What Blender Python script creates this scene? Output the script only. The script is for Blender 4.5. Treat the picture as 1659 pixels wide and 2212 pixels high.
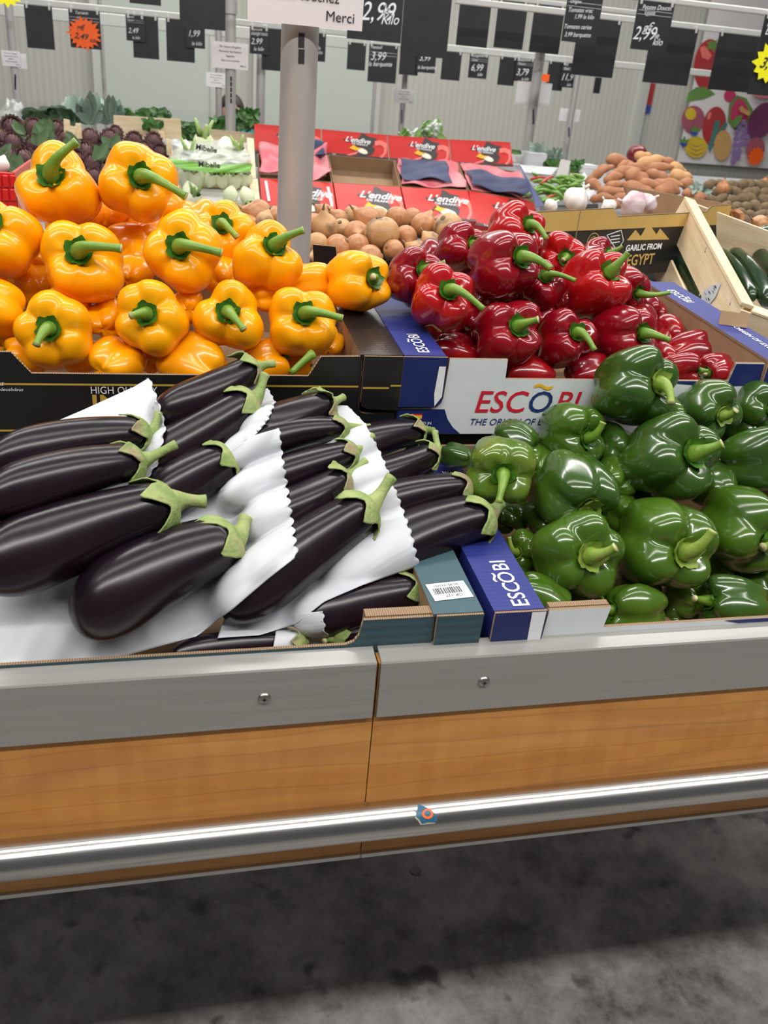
import bpy, math, random
import numpy as np
from math import sin, cos, pi, radians, sqrt, atan2
from mathutils import Vector, Matrix
from mathutils.bvhtree import BVHTree

for o in list(bpy.data.objects):
    bpy.data.objects.remove(o)
SC = bpy.context.scene
COL = SC.collection

# ---------------------------------------------------------------- camera
FPX = 1885.0                                    # focal length in pixels of the 1659 x 2212 frame
PITCH, ROLL, YAW = radians(26.3), radians(5.04), radians(14.42)
CAM = np.array([0.0, 0.0, 1.5])
_F = np.array([sin(YAW)*cos(PITCH), cos(YAW)*cos(PITCH), -sin(PITCH)])
_r = np.array([cos(YAW), -sin(YAW), 0.0])
_u = np.cross(_r, _F)
CR = _r*cos(ROLL) + _u*sin(ROLL)
CU = np.cross(CR, _F)
cd = bpy.data.cameras.new('camera')
cam = bpy.data.objects.new('camera', cd)
COL.objects.link(cam)
cd.sensor_fit = 'HORIZONTAL'
cd.sensor_width = 36.0
cd.lens = 36.0*FPX/1659.0
cd.clip_start = 0.02
cam.matrix_world = Matrix(((CR[0], CU[0], -_F[0], CAM[0]), (CR[1], CU[1], -_F[1], CAM[1]), (CR[2], CU[2], -_F[2], CAM[2]), (0, 0, 0, 1)))
cd.dof.use_dof = True
cd.dof.focus_distance = 1.15
cd.dof.aperture_fstop = 14.0
SC.camera = cam

# ---------------------------------------------------------------- world and light
SC.view_settings.view_transform = 'Standard'
SC.view_settings.look = 'None'
SC.view_settings.gamma = 1.0
SC.view_settings.exposure = -0.30
W = bpy.data.worlds.new('world')
SC.world = W
W.use_nodes = True
W.node_tree.nodes['Background'].inputs[0].default_value = (0.95, 0.97, 1.0, 1)
W.node_tree.nodes['Background'].inputs[1].default_value = 0.13

def tube_light(x, y, z, length, width, watt, along='y'):
    l = bpy.data.lights.new('ceiling_tube_light', 'AREA')
    l.shape = 'RECTANGLE'
    l.size, l.size_y = (width, length) if along == 'y' else (length, width)
    l.energy = watt
    l.color = (1.0, 0.975, 0.94)
    o = bpy.data.objects.new('ceiling_tube_light', l)
    COL.objects.link(o)
    o.location = (x, y, z)
for x, y, w_ in ((0.4, -0.62, 215), (0.4, 0.85, 70), (0.6, 2.5, 145), (1.0, 5.0, 150), (1.6, 7.4, 140)):
    tube_light(x, y, 3.6, 7.0, 0.20, w_, 'x')

# ---------------------------------------------------------------- pixel helpers: a pixel and a real distance give a real point
def ray(px, py):
    return _F + CR*(px-829.5)/FPX - CU*(py-1106)/FPX
def aty(px, py, Y):
    d = ray(px, py)
    return CAM + d*(Y/d[1])
def atz(px, py, Z):
    d = ray(px, py)
    return CAM + d*((Z-CAM[2])/d[2])
def depth(p):
    return float((np.array(p)-CAM) @ _F)

# ---------------------------------------------------------------- materials
MATS = {}
def nd(t, kind, **kw):
    n = t.nodes.new(kind)
    for k, v in kw.items():
        setattr(n, k, v)
    return n
def mat(name, c1, c2=None, rough=0.5, metal=0.0, scale=8.0, coat=0.0, bump=0.0, bscale=60.0, detail=4.0, stretch=None, spec=0.5,
        alpha=1.0, trans=0.0, emit=None, c3=None, s3=3.0, band=(0.35, 0.65), sss=0.0, rvar=0.0):
    m = bpy.data.materials.new(name)
    m.use_nodes = True
    t = m.node_tree
    b = t.nodes['Principled BSDF']
    b.inputs['Roughness'].default_value = rough
    b.inputs['Metallic'].default_value = metal
    b.inputs['Coat Weight'].default_value = coat
    b.inputs['Coat Roughness'].default_value = 0.11
    b.inputs['Specular IOR Level'].default_value = spec
    b.inputs['Base Color'].default_value = (*c1, 1)
    b.inputs['Alpha'].default_value = alpha
    b.inputs['Transmission Weight'].default_value = trans
    if sss:
        b.inputs['Subsurface Weight'].default_value = sss
        b.inputs['Subsurface Radius'].default_value = (0.01, 0.005, 0.002)
    if emit:
        b.inputs['Emission Color'].default_value = (*c1, 1)
        b.inputs['Emission Strength'].default_value = emit
    tc = nd(t, 'ShaderNodeTexCoord')
    mp = nd(t, 'ShaderNodeMapping')
    t.links.new(tc.outputs['Object'], mp.inputs[0])
    if stretch:
        mp.inputs['Scale'].default_value = stretch
    if c2:
        n = nd(t, 'ShaderNodeTexNoise')
        n.inputs['Scale'].default_value = scale
        n.inputs['Detail'].default_value = detail
        t.links.new(mp.outputs[0], n.inputs['Vector'])
        r = nd(t, 'ShaderNodeMapRange')
        r.inputs[1].default_value, r.inputs[2].default_value = band
        t.links.new(n.outputs[0], r.inputs[0])
        x = nd(t, 'ShaderNodeMix', data_type='RGBA')
        t.links.new(r.outputs[0], x.inputs[0])
        x.inputs[6].default_value = (*c1, 1)
        x.inputs[7].default_value = (*c2, 1)
        outc = x.outputs[2]
        if c3:
            n3 = nd(t, 'ShaderNodeTexNoise')
            n3.inputs['Scale'].default_value = s3
            n3.inputs['Detail'].default_value = 5
            t.links.new(mp.outputs[0], n3.inputs['Vector'])
            r3 = nd(t, 'ShaderNodeMapRange')
            r3.inputs[1].default_value, r3.inputs[2].default_value = (0.55, 0.68)
            t.links.new(n3.outputs[0], r3.inputs[0])
            x3 = nd(t, 'ShaderNodeMix', data_type='RGBA')
            t.links.new(r3.outputs[0], x3.inputs[0])
            t.links.new(outc, x3.inputs[6])
            x3.inputs[7].default_value = (*c3, 1)
            outc = x3.outputs[2]
        t.links.new(outc, b.inputs['Base Color'])
        if rvar:
            rr = nd(t, 'ShaderNodeMapRange')
            rr.inputs[3].default_value, rr.inputs[4].default_value = rough-rvar, rough+rvar
            t.links.new(n.outputs[0], rr.inputs[0])
            t.links.new(rr.outputs[0], b.inputs['Roughness'])
    if bump:
        n2 = nd(t, 'ShaderNodeTexNoise')
        n2.inputs['Scale'].default_value = bscale
        n2.inputs['Detail'].default_value = 3
        t.links.new(mp.outputs[0], n2.inputs['Vector'])
        bp = nd(t, 'ShaderNodeBump')
        bp.inputs['Strength'].default_value = bump
        bp.inputs['Distance'].default_value = 0.002
        t.links.new(n2.outputs[0], bp.inputs['Height'])
        t.links.new(bp.outputs[0], b.inputs['Normal'])
    MATS[name] = m
    return m

def wave_mat(name, c1, c2, scale, axis='X', rough=0.6, dist=0.0, bump=0.3, metal=0.0, coat=0.0, bdist=0.001):
    m = mat(name, c1, rough=rough, metal=metal, coat=coat)
    t = m.node_tree
    b = t.nodes['Principled BSDF']
    w = nd(t, 'ShaderNodeTexWave')
    w.bands_direction = axis
    w.inputs['Scale'].default_value = scale
    w.inputs['Distortion'].default_value = dist
    tc = nd(t, 'ShaderNodeTexCoord')
    t.links.new(tc.outputs['Object'], w.inputs['Vector'])
    x = nd(t, 'ShaderNodeMix', data_type='RGBA')
    x.inputs[6].default_value = (*c1, 1)
    x.inputs[7].default_value = (*c2, 1)
    t.links.new(w.outputs[1], x.inputs[0])
    t.links.new(x.outputs[2], b.inputs['Base Color'])
    if bump:
        bp = nd(t, 'ShaderNodeBump')
        bp.inputs['Strength'].default_value = bump
        bp.inputs['Distance'].default_value = bdist
        t.links.new(w.outputs[1], bp.inputs['Height'])
        t.links.new(bp.outputs[0], b.inputs['Normal'])
    return m

mat('yellow_skin', (0.93, 0.355, 0.001), (0.97, 0.43, 0.002), rough=0.24, scale=14, coat=0.18, bump=0.03, bscale=45, spec=0.35)
mat('yellow_skin_deep', (0.90, 0.31, 0.001), (0.95, 0.38, 0.002), rough=0.25, scale=10, coat=0.3, bump=0.03, bscale=45, spec=0.4)
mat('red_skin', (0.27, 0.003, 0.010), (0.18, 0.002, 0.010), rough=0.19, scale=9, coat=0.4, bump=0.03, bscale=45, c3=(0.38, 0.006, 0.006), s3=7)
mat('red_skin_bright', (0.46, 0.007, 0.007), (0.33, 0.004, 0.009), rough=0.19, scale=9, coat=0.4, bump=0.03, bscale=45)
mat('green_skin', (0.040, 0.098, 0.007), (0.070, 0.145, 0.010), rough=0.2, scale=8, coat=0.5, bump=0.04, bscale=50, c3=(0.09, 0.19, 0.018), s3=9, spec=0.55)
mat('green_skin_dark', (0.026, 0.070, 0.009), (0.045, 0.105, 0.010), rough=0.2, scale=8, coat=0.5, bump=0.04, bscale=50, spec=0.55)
mat('green_skin_blush', (0.06, 0.14, 0.012), (0.14, 0.19, 0.015), rough=0.2, scale=12, coat=0.5, bump=0.04, c3=(0.20, 0.12, 0.02), s3=14)
mat('stem_green', (0.11, 0.235, 0.018), (0.20, 0.33, 0.04), rough=0.38, scale=40, bump=0.2, bscale=120)
mat('stem_green_old', (0.18, 0.31, 0.03), (0.28, 0.36, 0.07), rough=0.42, scale=60, bump=0.3, bscale=120)
mat('calyx_green', (0.03, 0.12, 0.012), (0.07, 0.20, 0.02), rough=0.35, scale=70, bump=0.5, bscale=160)
mat('stem_cut', (0.55, 0.56, 0.30), (0.40, 0.34, 0.16), rough=0.7, scale=200)
mat('aubergine_skin', (0.006, 0.004, 0.007), (0.013, 0.005, 0.009), rough=0.255, scale=7, coat=0.0, spec=0.42, bump=0.14, bscale=16, rvar=0.05)
mat('aubergine_calyx', (0.19, 0.27, 0.075), (0.31, 0.36, 0.13), rough=0.7, scale=60, bump=0.8, bscale=150, c3=(0.27, 0.22, 0.12), s3=30)
mat('paper_white', (0.56, 0.575, 0.60), (0.50, 0.515, 0.55), rough=0.55, scale=5, bump=0.6, bscale=9)
mat('card_brown', (0.30, 0.185, 0.10), (0.34, 0.215, 0.12), rough=0.8, scale=25)
wave_mat('card_edge', (0.40, 0.27, 0.16), (0.20, 0.125, 0.07), 130, 'X', 0.85, 1.5, 0.8)
wave_mat('card_edge_side', (0.40, 0.27, 0.16), (0.20, 0.125, 0.07), 130, 'Y', 0.85, 1.5, 0.8)
wave_mat('card_blue', (0.012, 0.020, 0.165), (0.015, 0.026, 0.185), 45, 'Y', 0.55, 0.2, 0.06)
mat('card_navy', (0.010, 0.020, 0.125), rough=0.4)
mat('card_white', (0.74, 0.77, 0.80), (0.70, 0.73, 0.76), rough=0.5, scale=30)
wave_mat('card_black', (0.009, 0.009, 0.010), (0.013, 0.012, 0.012), 45, 'Y', 0.32, 0.2, 0.10, coat=0.1)
mat('card_black_front', (0.009, 0.009, 0.010), (0.016, 0.016, 0.016), rough=0.36, scale=12)
wave_mat('card_teal', (0.030, 0.070, 0.088), (0.040, 0.088, 0.108), 30, 'Z', 0.5, 0.3, 0.3)
mat('gold_print', (0.55, 0.36, 0.06), rough=0.4)
mat('gold_card', (0.56, 0.36, 0.10), (0.60, 0.40, 0.12), rough=0.5, scale=10)
mat('print_red', (0.66, 0.012, 0.035), rough=0.45)
mat('print_navy', (0.012, 0.035, 0.17), rough=0.45)
mat('print_yellow', (0.90, 0.50, 0.02), rough=0.45)
mat('print_white', (0.85, 0.86, 0.88), rough=0.45)
mat('print_ink', (0.03, 0.03, 0.035), rough=0.5)
mat('print_grey', (0.16, 0.15, 0.15), rough=0.5)
mat('brushed_aluminium', (0.335, 0.33, 0.31), (0.36, 0.355, 0.335), rough=0.40, metal=0.35, scale=6, stretch=(0.6, 20, 30), c3=(0.31, 0.305, 0.285), s3=4)
mat('polished_steel', (0.66, 0.64, 0.62), (0.56, 0.54, 0.52), rough=0.22, metal=1.0, scale=6, stretch=(0.4, 14, 14), bump=0.04, bscale=40)
mat('pole_steel', (0.50, 0.49, 0.475), (0.43, 0.42, 0.41), rough=0.45, metal=0.35, scale=9, stretch=(3, 3, 0.6))
mat('screw_steel', (0.42, 0.41, 0.38), rough=0.35, metal=1.0)
mat('board_edge', (0.30, 0.15, 0.05), (0.18, 0.09, 0.03), rough=0.8, scale=120)
mat('wall_panel', (0.60, 0.61, 0.56), rough=0.5)
mat('ceiling_paint', (0.75, 0.76, 0.74), rough=0.8)
mat('slate', (0.017, 0.018, 0.021), (0.024, 0.025, 0.028), rough=0.45, scale=10)
mat('chalk', (0.82, 0.83, 0.86), rough=0.9)
mat('orange_card', (1.0, 0.13, 0.01), rough=0.55)
mat('neon_yellow_card', (0.95, 0.90, 0.01), rough=0.55)
mat('sign_white', (0.80, 0.77, 0.78), (0.76, 0.73, 0.74), rough=0.35, scale=3)
mat('rail_white', (0.66, 0.67, 0.64), rough=0.35, metal=0.3)
mat('platform_grey', (0.30, 0.31, 0.32), rough=0.5)
mat('pale_wood', (0.74, 0.56, 0.34), (0.84, 0.70, 0.48), rough=0.6, scale=7, stretch=(1, 9, 9), bump=0.2, bscale=30)
mat('pale_wood_side', (0.70, 0.52, 0.31), (0.80, 0.65, 0.43), rough=0.6, scale=7, stretch=(9, 1, 9), bump=0.2, bscale=30)
mat('onion_skin', (0.46, 0.19, 0.07), (0.58, 0.29, 0.13), rough=0.35, scale=30, stretch=(3, 3, 0.5), c3=(0.36, 0.15, 0.06), s3=20, bump=0.3, bscale=60)
mat('onion_skin_tan', (0.50, 0.26, 0.10), (0.62, 0.37, 0.17), rough=0.45, scale=20, c3=(0.20, 0.12, 0.07), s3=24, bump=0.3, bscale=60)
mat('onion_root', (0.30, 0.22, 0.12), (0.12, 0.08, 0.05), rough=0.9, scale=200)
mat('garlic_skin', (0.80, 0.74, 0.72), (0.56, 0.36, 0.42), rough=0.5, scale=24, stretch=(2, 2, 0.5))
mat('garlic_white', (0.86, 0.83, 0.78), (0.78, 0.72, 0.68), rough=0.5, scale=20)
mat('sweet_potato_skin', (0.38, 0.15, 0.07), (0.50, 0.24, 0.11), rough=0.6, scale=18, bump=0.5, bscale=50, c3=(0.62, 0.32, 0.15), s3=9)
mat('sweet_potato_tan', (0.66, 0.38, 0.16), (0.60, 0.30, 0.13), rough=0.6, scale=18, bump=0.4, bscale=50)
mat('potato_skin', (0.16, 0.11, 0.06), (0.24, 0.17, 0.09), rough=0.8, scale=25, bump=0.4, bscale=60)
mat('courgette_skin', (0.008, 0.028, 0.010), (0.022, 0.055, 0.018), rough=0.2, scale=40, stretch=(1, 1, 0.15), coat=0.4, bump=0.15, bscale=30)
mat('courgette_stem', (0.20, 0.34, 0.06), (0.42, 0.50, 0.18), rough=0.5, scale=40)
mat('artichoke_bract', (0.24, 0.115, 0.155), (0.34, 0.22, 0.19), rough=0.6, scale=18, c3=(0.15, 0.20, 0.08), s3=22)
mat('artichoke_leaf', (0.13, 0.22, 0.10), (0.20, 0.30, 0.16), rough=0.6, scale=20)
mat('cabbage_leaf', (0.040, 0.085, 0.035), (0.020, 0.050, 0.022), rough=0.4, scale=14, c3=(0.13, 0.20, 0.13), s3=10)
mat('silver_leaf', (0.22, 0.32, 0.26), (0.34, 0.44, 0.38), rough=0.5, scale=20)
mat('parsley_leaf', (0.030, 0.11, 0.018), (0.06, 0.18, 0.03), rough=0.5, scale=30)
mat('celery_leaf', (0.10, 0.24, 0.03), (0.17, 0.34, 0.06), rough=0.5, scale=20)
mat('fennel_bulb', (0.88, 0.90, 0.68), (0.74, 0.82, 0.50), rough=0.35, scale=14, stretch=(4, 4, 0.6))
mat('fennel_stalk', (0.30, 0.46, 0.12), (0.45, 0.60, 0.25), rough=0.4, scale=20)
mat('chilli_green', (0.10, 0.26, 0.02), (0.20, 0.40, 0.05), rough=0.25, scale=20, coat=0.4)
mat('chilli_red', (0.50, 0.02, 0.015), rough=0.25, coat=0.4)
mat('endive_red', (0.62, 0.022, 0.018), (0.66, 0.03, 0.025), rough=0.4, scale=5)
mat('endive_pink', (0.85, 0.20, 0.17), rough=0.4)
mat('endive_dark', (0.055, 0.045, 0.045), rough=0.4)
mat('endive_leaf', (0.85, 0.83, 0.62), (0.90, 0.88, 0.78), rough=0.4, scale=20)
mat('tissue_pink', (0.66, 0.13, 0.17), (0.78, 0.26, 0.28), rough=0.5, scale=12, bump=0.5, bscale=25)
mat('tissue_navy', (0.022, 0.030, 0.095), (0.045, 0.055, 0.14), rough=0.6, scale=10, bump=0.5, bscale=25)
mat('red_plastic', (0.62, 0.015, 0.012), rough=0.3, coat=0.3)
mat('red_cabbage', (0.22, 0.010, 0.018), rough=0.3, coat=0.3)
mat('clear_film', (0.93, 0.96, 0.95), rough=0.12, alpha=0.34, bump=1.0, bscale=35, spec=0.8)
mat('green_film', (0.16, 0.42, 0.04), rough=0.2, alpha=0.9, bump=0.8, bscale=25)
mat('door_panel', (0.55, 0.60, 0.55), rough=0.35)
mat('skin', (0.55, 0.33, 0.25), rough=0.5)
mat('hair_dark', (0.035, 0.02, 0.015), rough=0.5)
mat('turquoise_cloth', (0.05, 0.34, 0.42), (0.04, 0.28, 0.36), rough=0.8, scale=30)
mat('dark_cloth', (0.03, 0.03, 0.045), rough=0.9)
mat('sticker_navy', (0.02, 0.10, 0.17), rough=0.4)
mat('sticker_torn', (0.32, 0.30, 0.25), rough=0.8)

# laminate wood of the stand front
def wood_laminate():
    m = mat('maple_laminate', (0.55, 0.25, 0.07), rough=0.38, spec=0.35)
    t = m.node_tree
    b = t.nodes['Principled BSDF']
    tc = nd(t, 'ShaderNodeTexCoord')
    mp = nd(t, 'ShaderNodeMapping')
    mp.inputs['Scale'].default_value = (1.1, 5, 7)
    t.links.new(tc.outputs['Object'], mp.inputs[0])
    n = nd(t, 'ShaderNodeTexNoise')
    n.inputs['Scale'].default_value = 2.6
    n.inputs['Detail'].default_value = 6
    n.inputs['Distortion'].default_value = 1.4
    t.links.new(mp.outputs[0], n.inputs['Vector'])
    cr = nd(t, 'ShaderNodeValToRGB')
    cr.color_ramp.elements[0].position = 0.30
    cr.color_ramp.elements[0].color = (0.47, 0.195, 0.048, 1)
    cr.color_ramp.elements[1].position = 0.72
    cr.color_ramp.elements[1].color = (0.62, 0.305, 0.085, 1)
    e = cr.color_ramp.elements.new(0.52)
    e.color = (0.56, 0.25, 0.06, 1)
    t.links.new(n.outputs[0], cr.inputs[0])
    mp2 = nd(t, 'ShaderNodeMapping')
    mp2.inputs['Scale'].default_value = (22, 5, 3)
    t.links.new(tc.outputs['Object'], mp2.inputs[0])
    n2 = nd(t, 'ShaderNodeTexNoise')
    n2.inputs['Scale'].default_value = 2.0
    n2.inputs['Detail'].default_value = 2
    t.links.new(mp2.outputs[0], n2.inputs['Vector'])
    x = nd(t, 'ShaderNodeMix', data_type='RGBA', blend_type='SOFT_LIGHT')
    x.inputs[0].default_value = 0.28
    t.links.new(cr.outputs[0], x.inputs[6])
    t.links.new(n2.outputs[0], x.inputs[7])
    # fine dark veins
    w = nd(t, 'ShaderNodeTexWave')
    w.bands_direction = 'Z'
    w.inputs['Scale'].default_value = 2.2
    w.inputs['Distortion'].default_value = 9
    w.inputs['Detail'].default_value = 2
    w.inputs['Detail Scale'].default_value = 0.6
    mp3 = nd(t, 'ShaderNodeMapping')
    mp3.inputs['Scale'].default_value = (1.3, 1, 6)
    t.links.new(tc.outputs['Object'], mp3.inputs[0])
    t.links.new(mp3.outputs[0], w.inputs['Vector'])
    r = nd(t, 'ShaderNodeMapRange')
    r.inputs[1].default_value, r.inputs[2].default_value = 0.0, 0.035
    r.inputs[3].default_value, r.inputs[4].default_value = 0.22, 0.0
    t.links.new(w.outputs[1], r.inputs[0])
    x2 = nd(t, 'ShaderNodeMix', data_type='RGBA')
    t.links.new(r.outputs[0], x2.inputs[0])
    t.links.new(x.outputs[2], x2.inputs[6])
    x2.inputs[7].default_value = (0.22, 0.07, 0.02, 1)
    t.links.new(x2.outputs[2], b.inputs['Base Color'])
wood_laminate()

def concrete():
    m = mat('dark_concrete', (0.10, 0.10, 0.10), rough=0.55)
    t = m.node_tree
    b = t.nodes['Principled BSDF']
    tc = nd(t, 'ShaderNodeTexCoord')
    n = nd(t, 'ShaderNodeTexNoise')
    n.inputs['Scale'].default_value = 6.0
    n.inputs['Detail'].default_value = 12
    n.inputs['Roughness'].default_value = 0.72
    t.links.new(tc.outputs['Object'], n.inputs['Vector'])
    cr = nd(t, 'ShaderNodeValToRGB')
    cr.color_ramp.elements[0].position = 0.36
    cr.color_ramp.elements[0].color = (0.080, 0.073, 0.068, 1)
    cr.color_ramp.elements[1].position = 0.66
    cr.color_ramp.elements[1].color = (0.36, 0.34, 0.325, 1)
    t.links.new(n.outputs[0], cr.inputs[0])
    n2 = nd(t, 'ShaderNodeTexNoise')
    n2.inputs['Scale'].default_value = 14.0
    n2.inputs['Detail'].default_value = 3
    t.links.new(tc.outputs['Object'], n2.inputs['Vector'])
    r = nd(t, 'ShaderNodeMapRange')
    r.inputs[1].default_value, r.inputs[2].default_value = 0.60, 0.72
    t.links.new(n2.outputs[0], r.inputs[0])
    x = nd(t, 'ShaderNodeMix', data_type='RGBA')
    t.links.new(r.outputs[0], x.inputs[0])
    t.links.new(cr.outputs[0], x.inputs[6])
    x.inputs[7].default_value = (0.05, 0.045, 0.042, 1)
    t.links.new(x.outputs[2], b.inputs['Base Color'])
    rr = nd(t, 'ShaderNodeMapRange')
    rr.inputs[3].default_value, rr.inputs[4].default_value = 0.38, 0.7
    t.links.new(n.outputs[0], rr.inputs[0])
    t.links.new(rr.outputs[0], b.inputs['Roughness'])
concrete()

def ribbed_wall():
    m = MATS['wall_panel']
    t = m.node_tree
    b = t.nodes['Principled BSDF']
    tc = nd(t, 'ShaderNodeTexCoord')
    w = nd(t, 'ShaderNodeTexWave')
    w.bands_direction = 'X'
    w.inputs['Scale'].default_value = 5.5
    t.links.new(tc.outputs['Object'], w.inputs['Vector'])
    x = nd(t, 'ShaderNodeMix', data_type='RGBA')
    x.inputs[6].default_value = (0.50, 0.505, 0.45, 1)
    x.inputs[7].default_value = (0.545, 0.55, 0.50, 1)
    t.links.new(w.outputs[1], x.inputs[0])
    t.links.new(x.outputs[2], b.inputs['Base Color'])
    bp = nd(t, 'ShaderNodeBump')
    bp.inputs['Strength'].default_value = 0.3
    bp.inputs['Distance'].default_value = 0.004
    t.links.new(w.outputs[1], bp.inputs['Height'])
    t.links.new(bp.outputs[0], b.inputs['Normal'])
ribbed_wall()

# ---------------------------------------------------------------- geometry helpers
class G:
    def __init__(s):
        s.v, s.f, s.m = [], [], []
    def add(s, vs, fs, mi=0):
        k = len(s.v)
        s.v += [tuple(map(float, p)) for p in vs]
        s.f += [tuple(i+k for i in f) for f in fs]
        s.m += (list(mi) if isinstance(mi, (list, tuple)) else [mi]*len(fs))
        return s
    def box(s, x0, x1, y0, y1, z0, z1, mi=0):
        return s.add([(x0, y0, z0), (x1, y0, z0), (x1, y1, z0), (x0, y1, z0), (x0, y0, z1), (x1, y0, z1), (x1, y1, z1), (x0, y1, z1)],
                     [(0, 3, 2, 1), (4, 5, 6, 7), (0, 1, 5, 4), (1, 2, 6, 5), (2, 3, 7, 6), (3, 0, 4, 7)], mi)
    def prism(s, poly, t, M=None, mf=0, ms=1, mb=2):
        # polygon in local xz, front at y=0 facing -y, thickness t towards +y
        n = len(poly)
        vs = [(x, 0, z) for x, z in poly] + [(x, t, z) for x, z in poly]
        if M is not None:
            vs = [M @ Vector(p) for p in vs]
        fs = [tuple(range(n)), tuple(range(2*n-1, n-1, -1))] + [(i, i+n, (i+1) % n+n, (i+1) % n) for i in range(n)]
        return s.add(vs, fs, [mf, mb]+[ms]*n)
    def tube(s, pts, rad, n=10, mi=0, capmi=None):
        pts = [np.array(p, float) for p in pts]
        if not hasattr(rad, '__len__'):
            rad = [rad]*len(pts)
        t0 = pts[1]-pts[0]
        a = np.cross(t0, (0, 0, 1) if abs(t0[2]) < 0.9*np.linalg.norm(t0) else (1, 0, 0))
        vs = []
        for i, p in enumerate(pts):
            t = pts[min(i+1, len(pts)-1)]-pts[max(i-1, 0)]
            t = t/(np.linalg.norm(t)+1e-12)
            a = a-t*(a @ t)
            a = a/(np.linalg.norm(a)+1e-12)
            b = np.cross(t, a)
            for k in range(n):
                th = 2*pi*k/n
                vs.append(p+(a*cos(th)+b*sin(th))*rad[i])
        m = len(pts)
        fs = [(i*n+k, i*n+(k+1) % n, (i+1)*n+(k+1) % n, (i+1)*n+k) for i in range(m-1) for k in range(n)]
        mm = [mi]*len(fs)
        fs += [tuple(range(n-1, -1, -1)), tuple((m-1)*n+k for k in range(n))]
        mm += [mi, mi if capmi is None else capmi]
        return s.add(vs, fs, mm)
    def grid(s, P, mi=0, wrap=False):
        nv, nu = P.shape[:2]
        vs = P.reshape(-1, 3)
        fs = [(j*nu+i, j*nu+(i+1) % nu, (j+1)*nu+(i+1) % nu, (j+1)*nu+i) for j in range(nv-1) for i in range(nu if wrap else nu-1)]
        return s.add(vs, fs, mi)
    def sphere(s, c, r, nu=14, nv=9, mi=0, fn=None):
        P = np.zeros((nv+1, nu, 3))
        for j in range(nv+1):
            ph = pi*j/nv
            for i in range(nu):
                th = 2*pi*i/nu
                d = np.array([sin(ph)*cos(th), sin(ph)*sin(th), cos(ph)])
                P[j, i] = np.array(c)+d*np.array(r)*(fn(d) if fn else 1)
        return s.grid(P, mi, True)
    def xf(s, M):
        s.v = [tuple(M @ Vector(p)) for p in s.v]
        return s

def setp(o, label=None, cat=None, group=None, kind=None):
    if label: o['label'] = label
    if cat: o['category'] = cat
    if group: o['group'] = group
    if kind: o['kind'] = kind
    return o
def thing(name, label, cat, loc, group=None, M=None):
    o = bpy.data.objects.new(name, None)
    o.empty_display_size = 0.02
    COL.objects.link(o)
    o.matrix_world = M if M is not None else Matrix.Translation(Vector(loc))
    return setp(o, label, cat, group)
def obj(name, g, mats, parent=None, smooth=True, world=True, label=None, bevel=0, auto=None):
    """links geometry as one mesh object; world=True: the vertices are world points, moved into the parent's own space"""
    vs = g.v
    if parent is not None and world:
        chain = parent
        M = Matrix.Identity(4)
        while chain is not None:
            M = chain.matrix_basis @ M
            chain = chain.parent
        Mi = M.inverted()
        vs = [tuple(Mi @ Vector(p)) for p in vs]
    org = Vector((0, 0, 0))
    if parent is None and world:
        a = np.array(vs)
        lo, hi = a.min(0), a.max(0)
        org = Vector(((lo[0]+hi[0])/2, (lo[1]+hi[1])/2, lo[2]))
        vs = [tuple(Vector(p)-org) for p in vs]
    me = bpy.data.meshes.new(name)
    me.from_pydata(vs, [], g.f)
    if isinstance(mats, str): mats = [mats]
    for m in mats: me.materials.append(MATS[m])
    mx = len(mats)-1
    me.polygons.foreach_set('material_index', [min(i, mx) for i in g.m])
    me.polygons.foreach_set('use_smooth', [bool(smooth)]*len(g.f))
    me.validate()
    me.update()
    if smooth and auto:
        try: me.set_sharp_from_angle(angle=radians(auto))
        except Exception: pass
    o = bpy.data.objects.new(name, me)
    COL.objects.link(o)
    o.parent = parent
    o.location = org
    if bevel:
        b = o.modifiers.new('bevel', 'BEVEL')
        b.width = bevel; b.segments = 2; b.limit_method = 'ANGLE'
    if label: o['label'] = label
    return o
def copy_tree(o, loc=None, M=None, parent=None, label=None):
    c = o.copy()
    COL.objects.link(c)
    if parent: c.parent = parent
    if M is not None: c.matrix_basis = M
    if loc is not None: c.location = loc
    if label: c['label'] = label
    for ch in list(o.children):
        copy_tree(ch, parent=c)
    return c
def bez(p0, p1, p2, p3, n):
    p0, p1, p2, p3 = [np.array(p, float) for p in (p0, p1, p2, p3)]
    return [p0*(1-t)**3+3*p1*t*(1-t)**2+3*p2*t*t*(1-t)+p3*t**3 for t in np.linspace(0, 1, n)]
def frame(z, x=None):
    z = Vector(z).normalized()
    x = Vector(x if x is not None else (1, 0, 0.01))
    x = (x-z*x.dot(z)).normalized()
    y = z.cross(x)
    return Matrix(((x[0], y[0], z[0], 0), (x[1], y[1], z[1], 0), (x[2], y[2], z[2], 0), (0, 0, 0, 1)))

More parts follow.
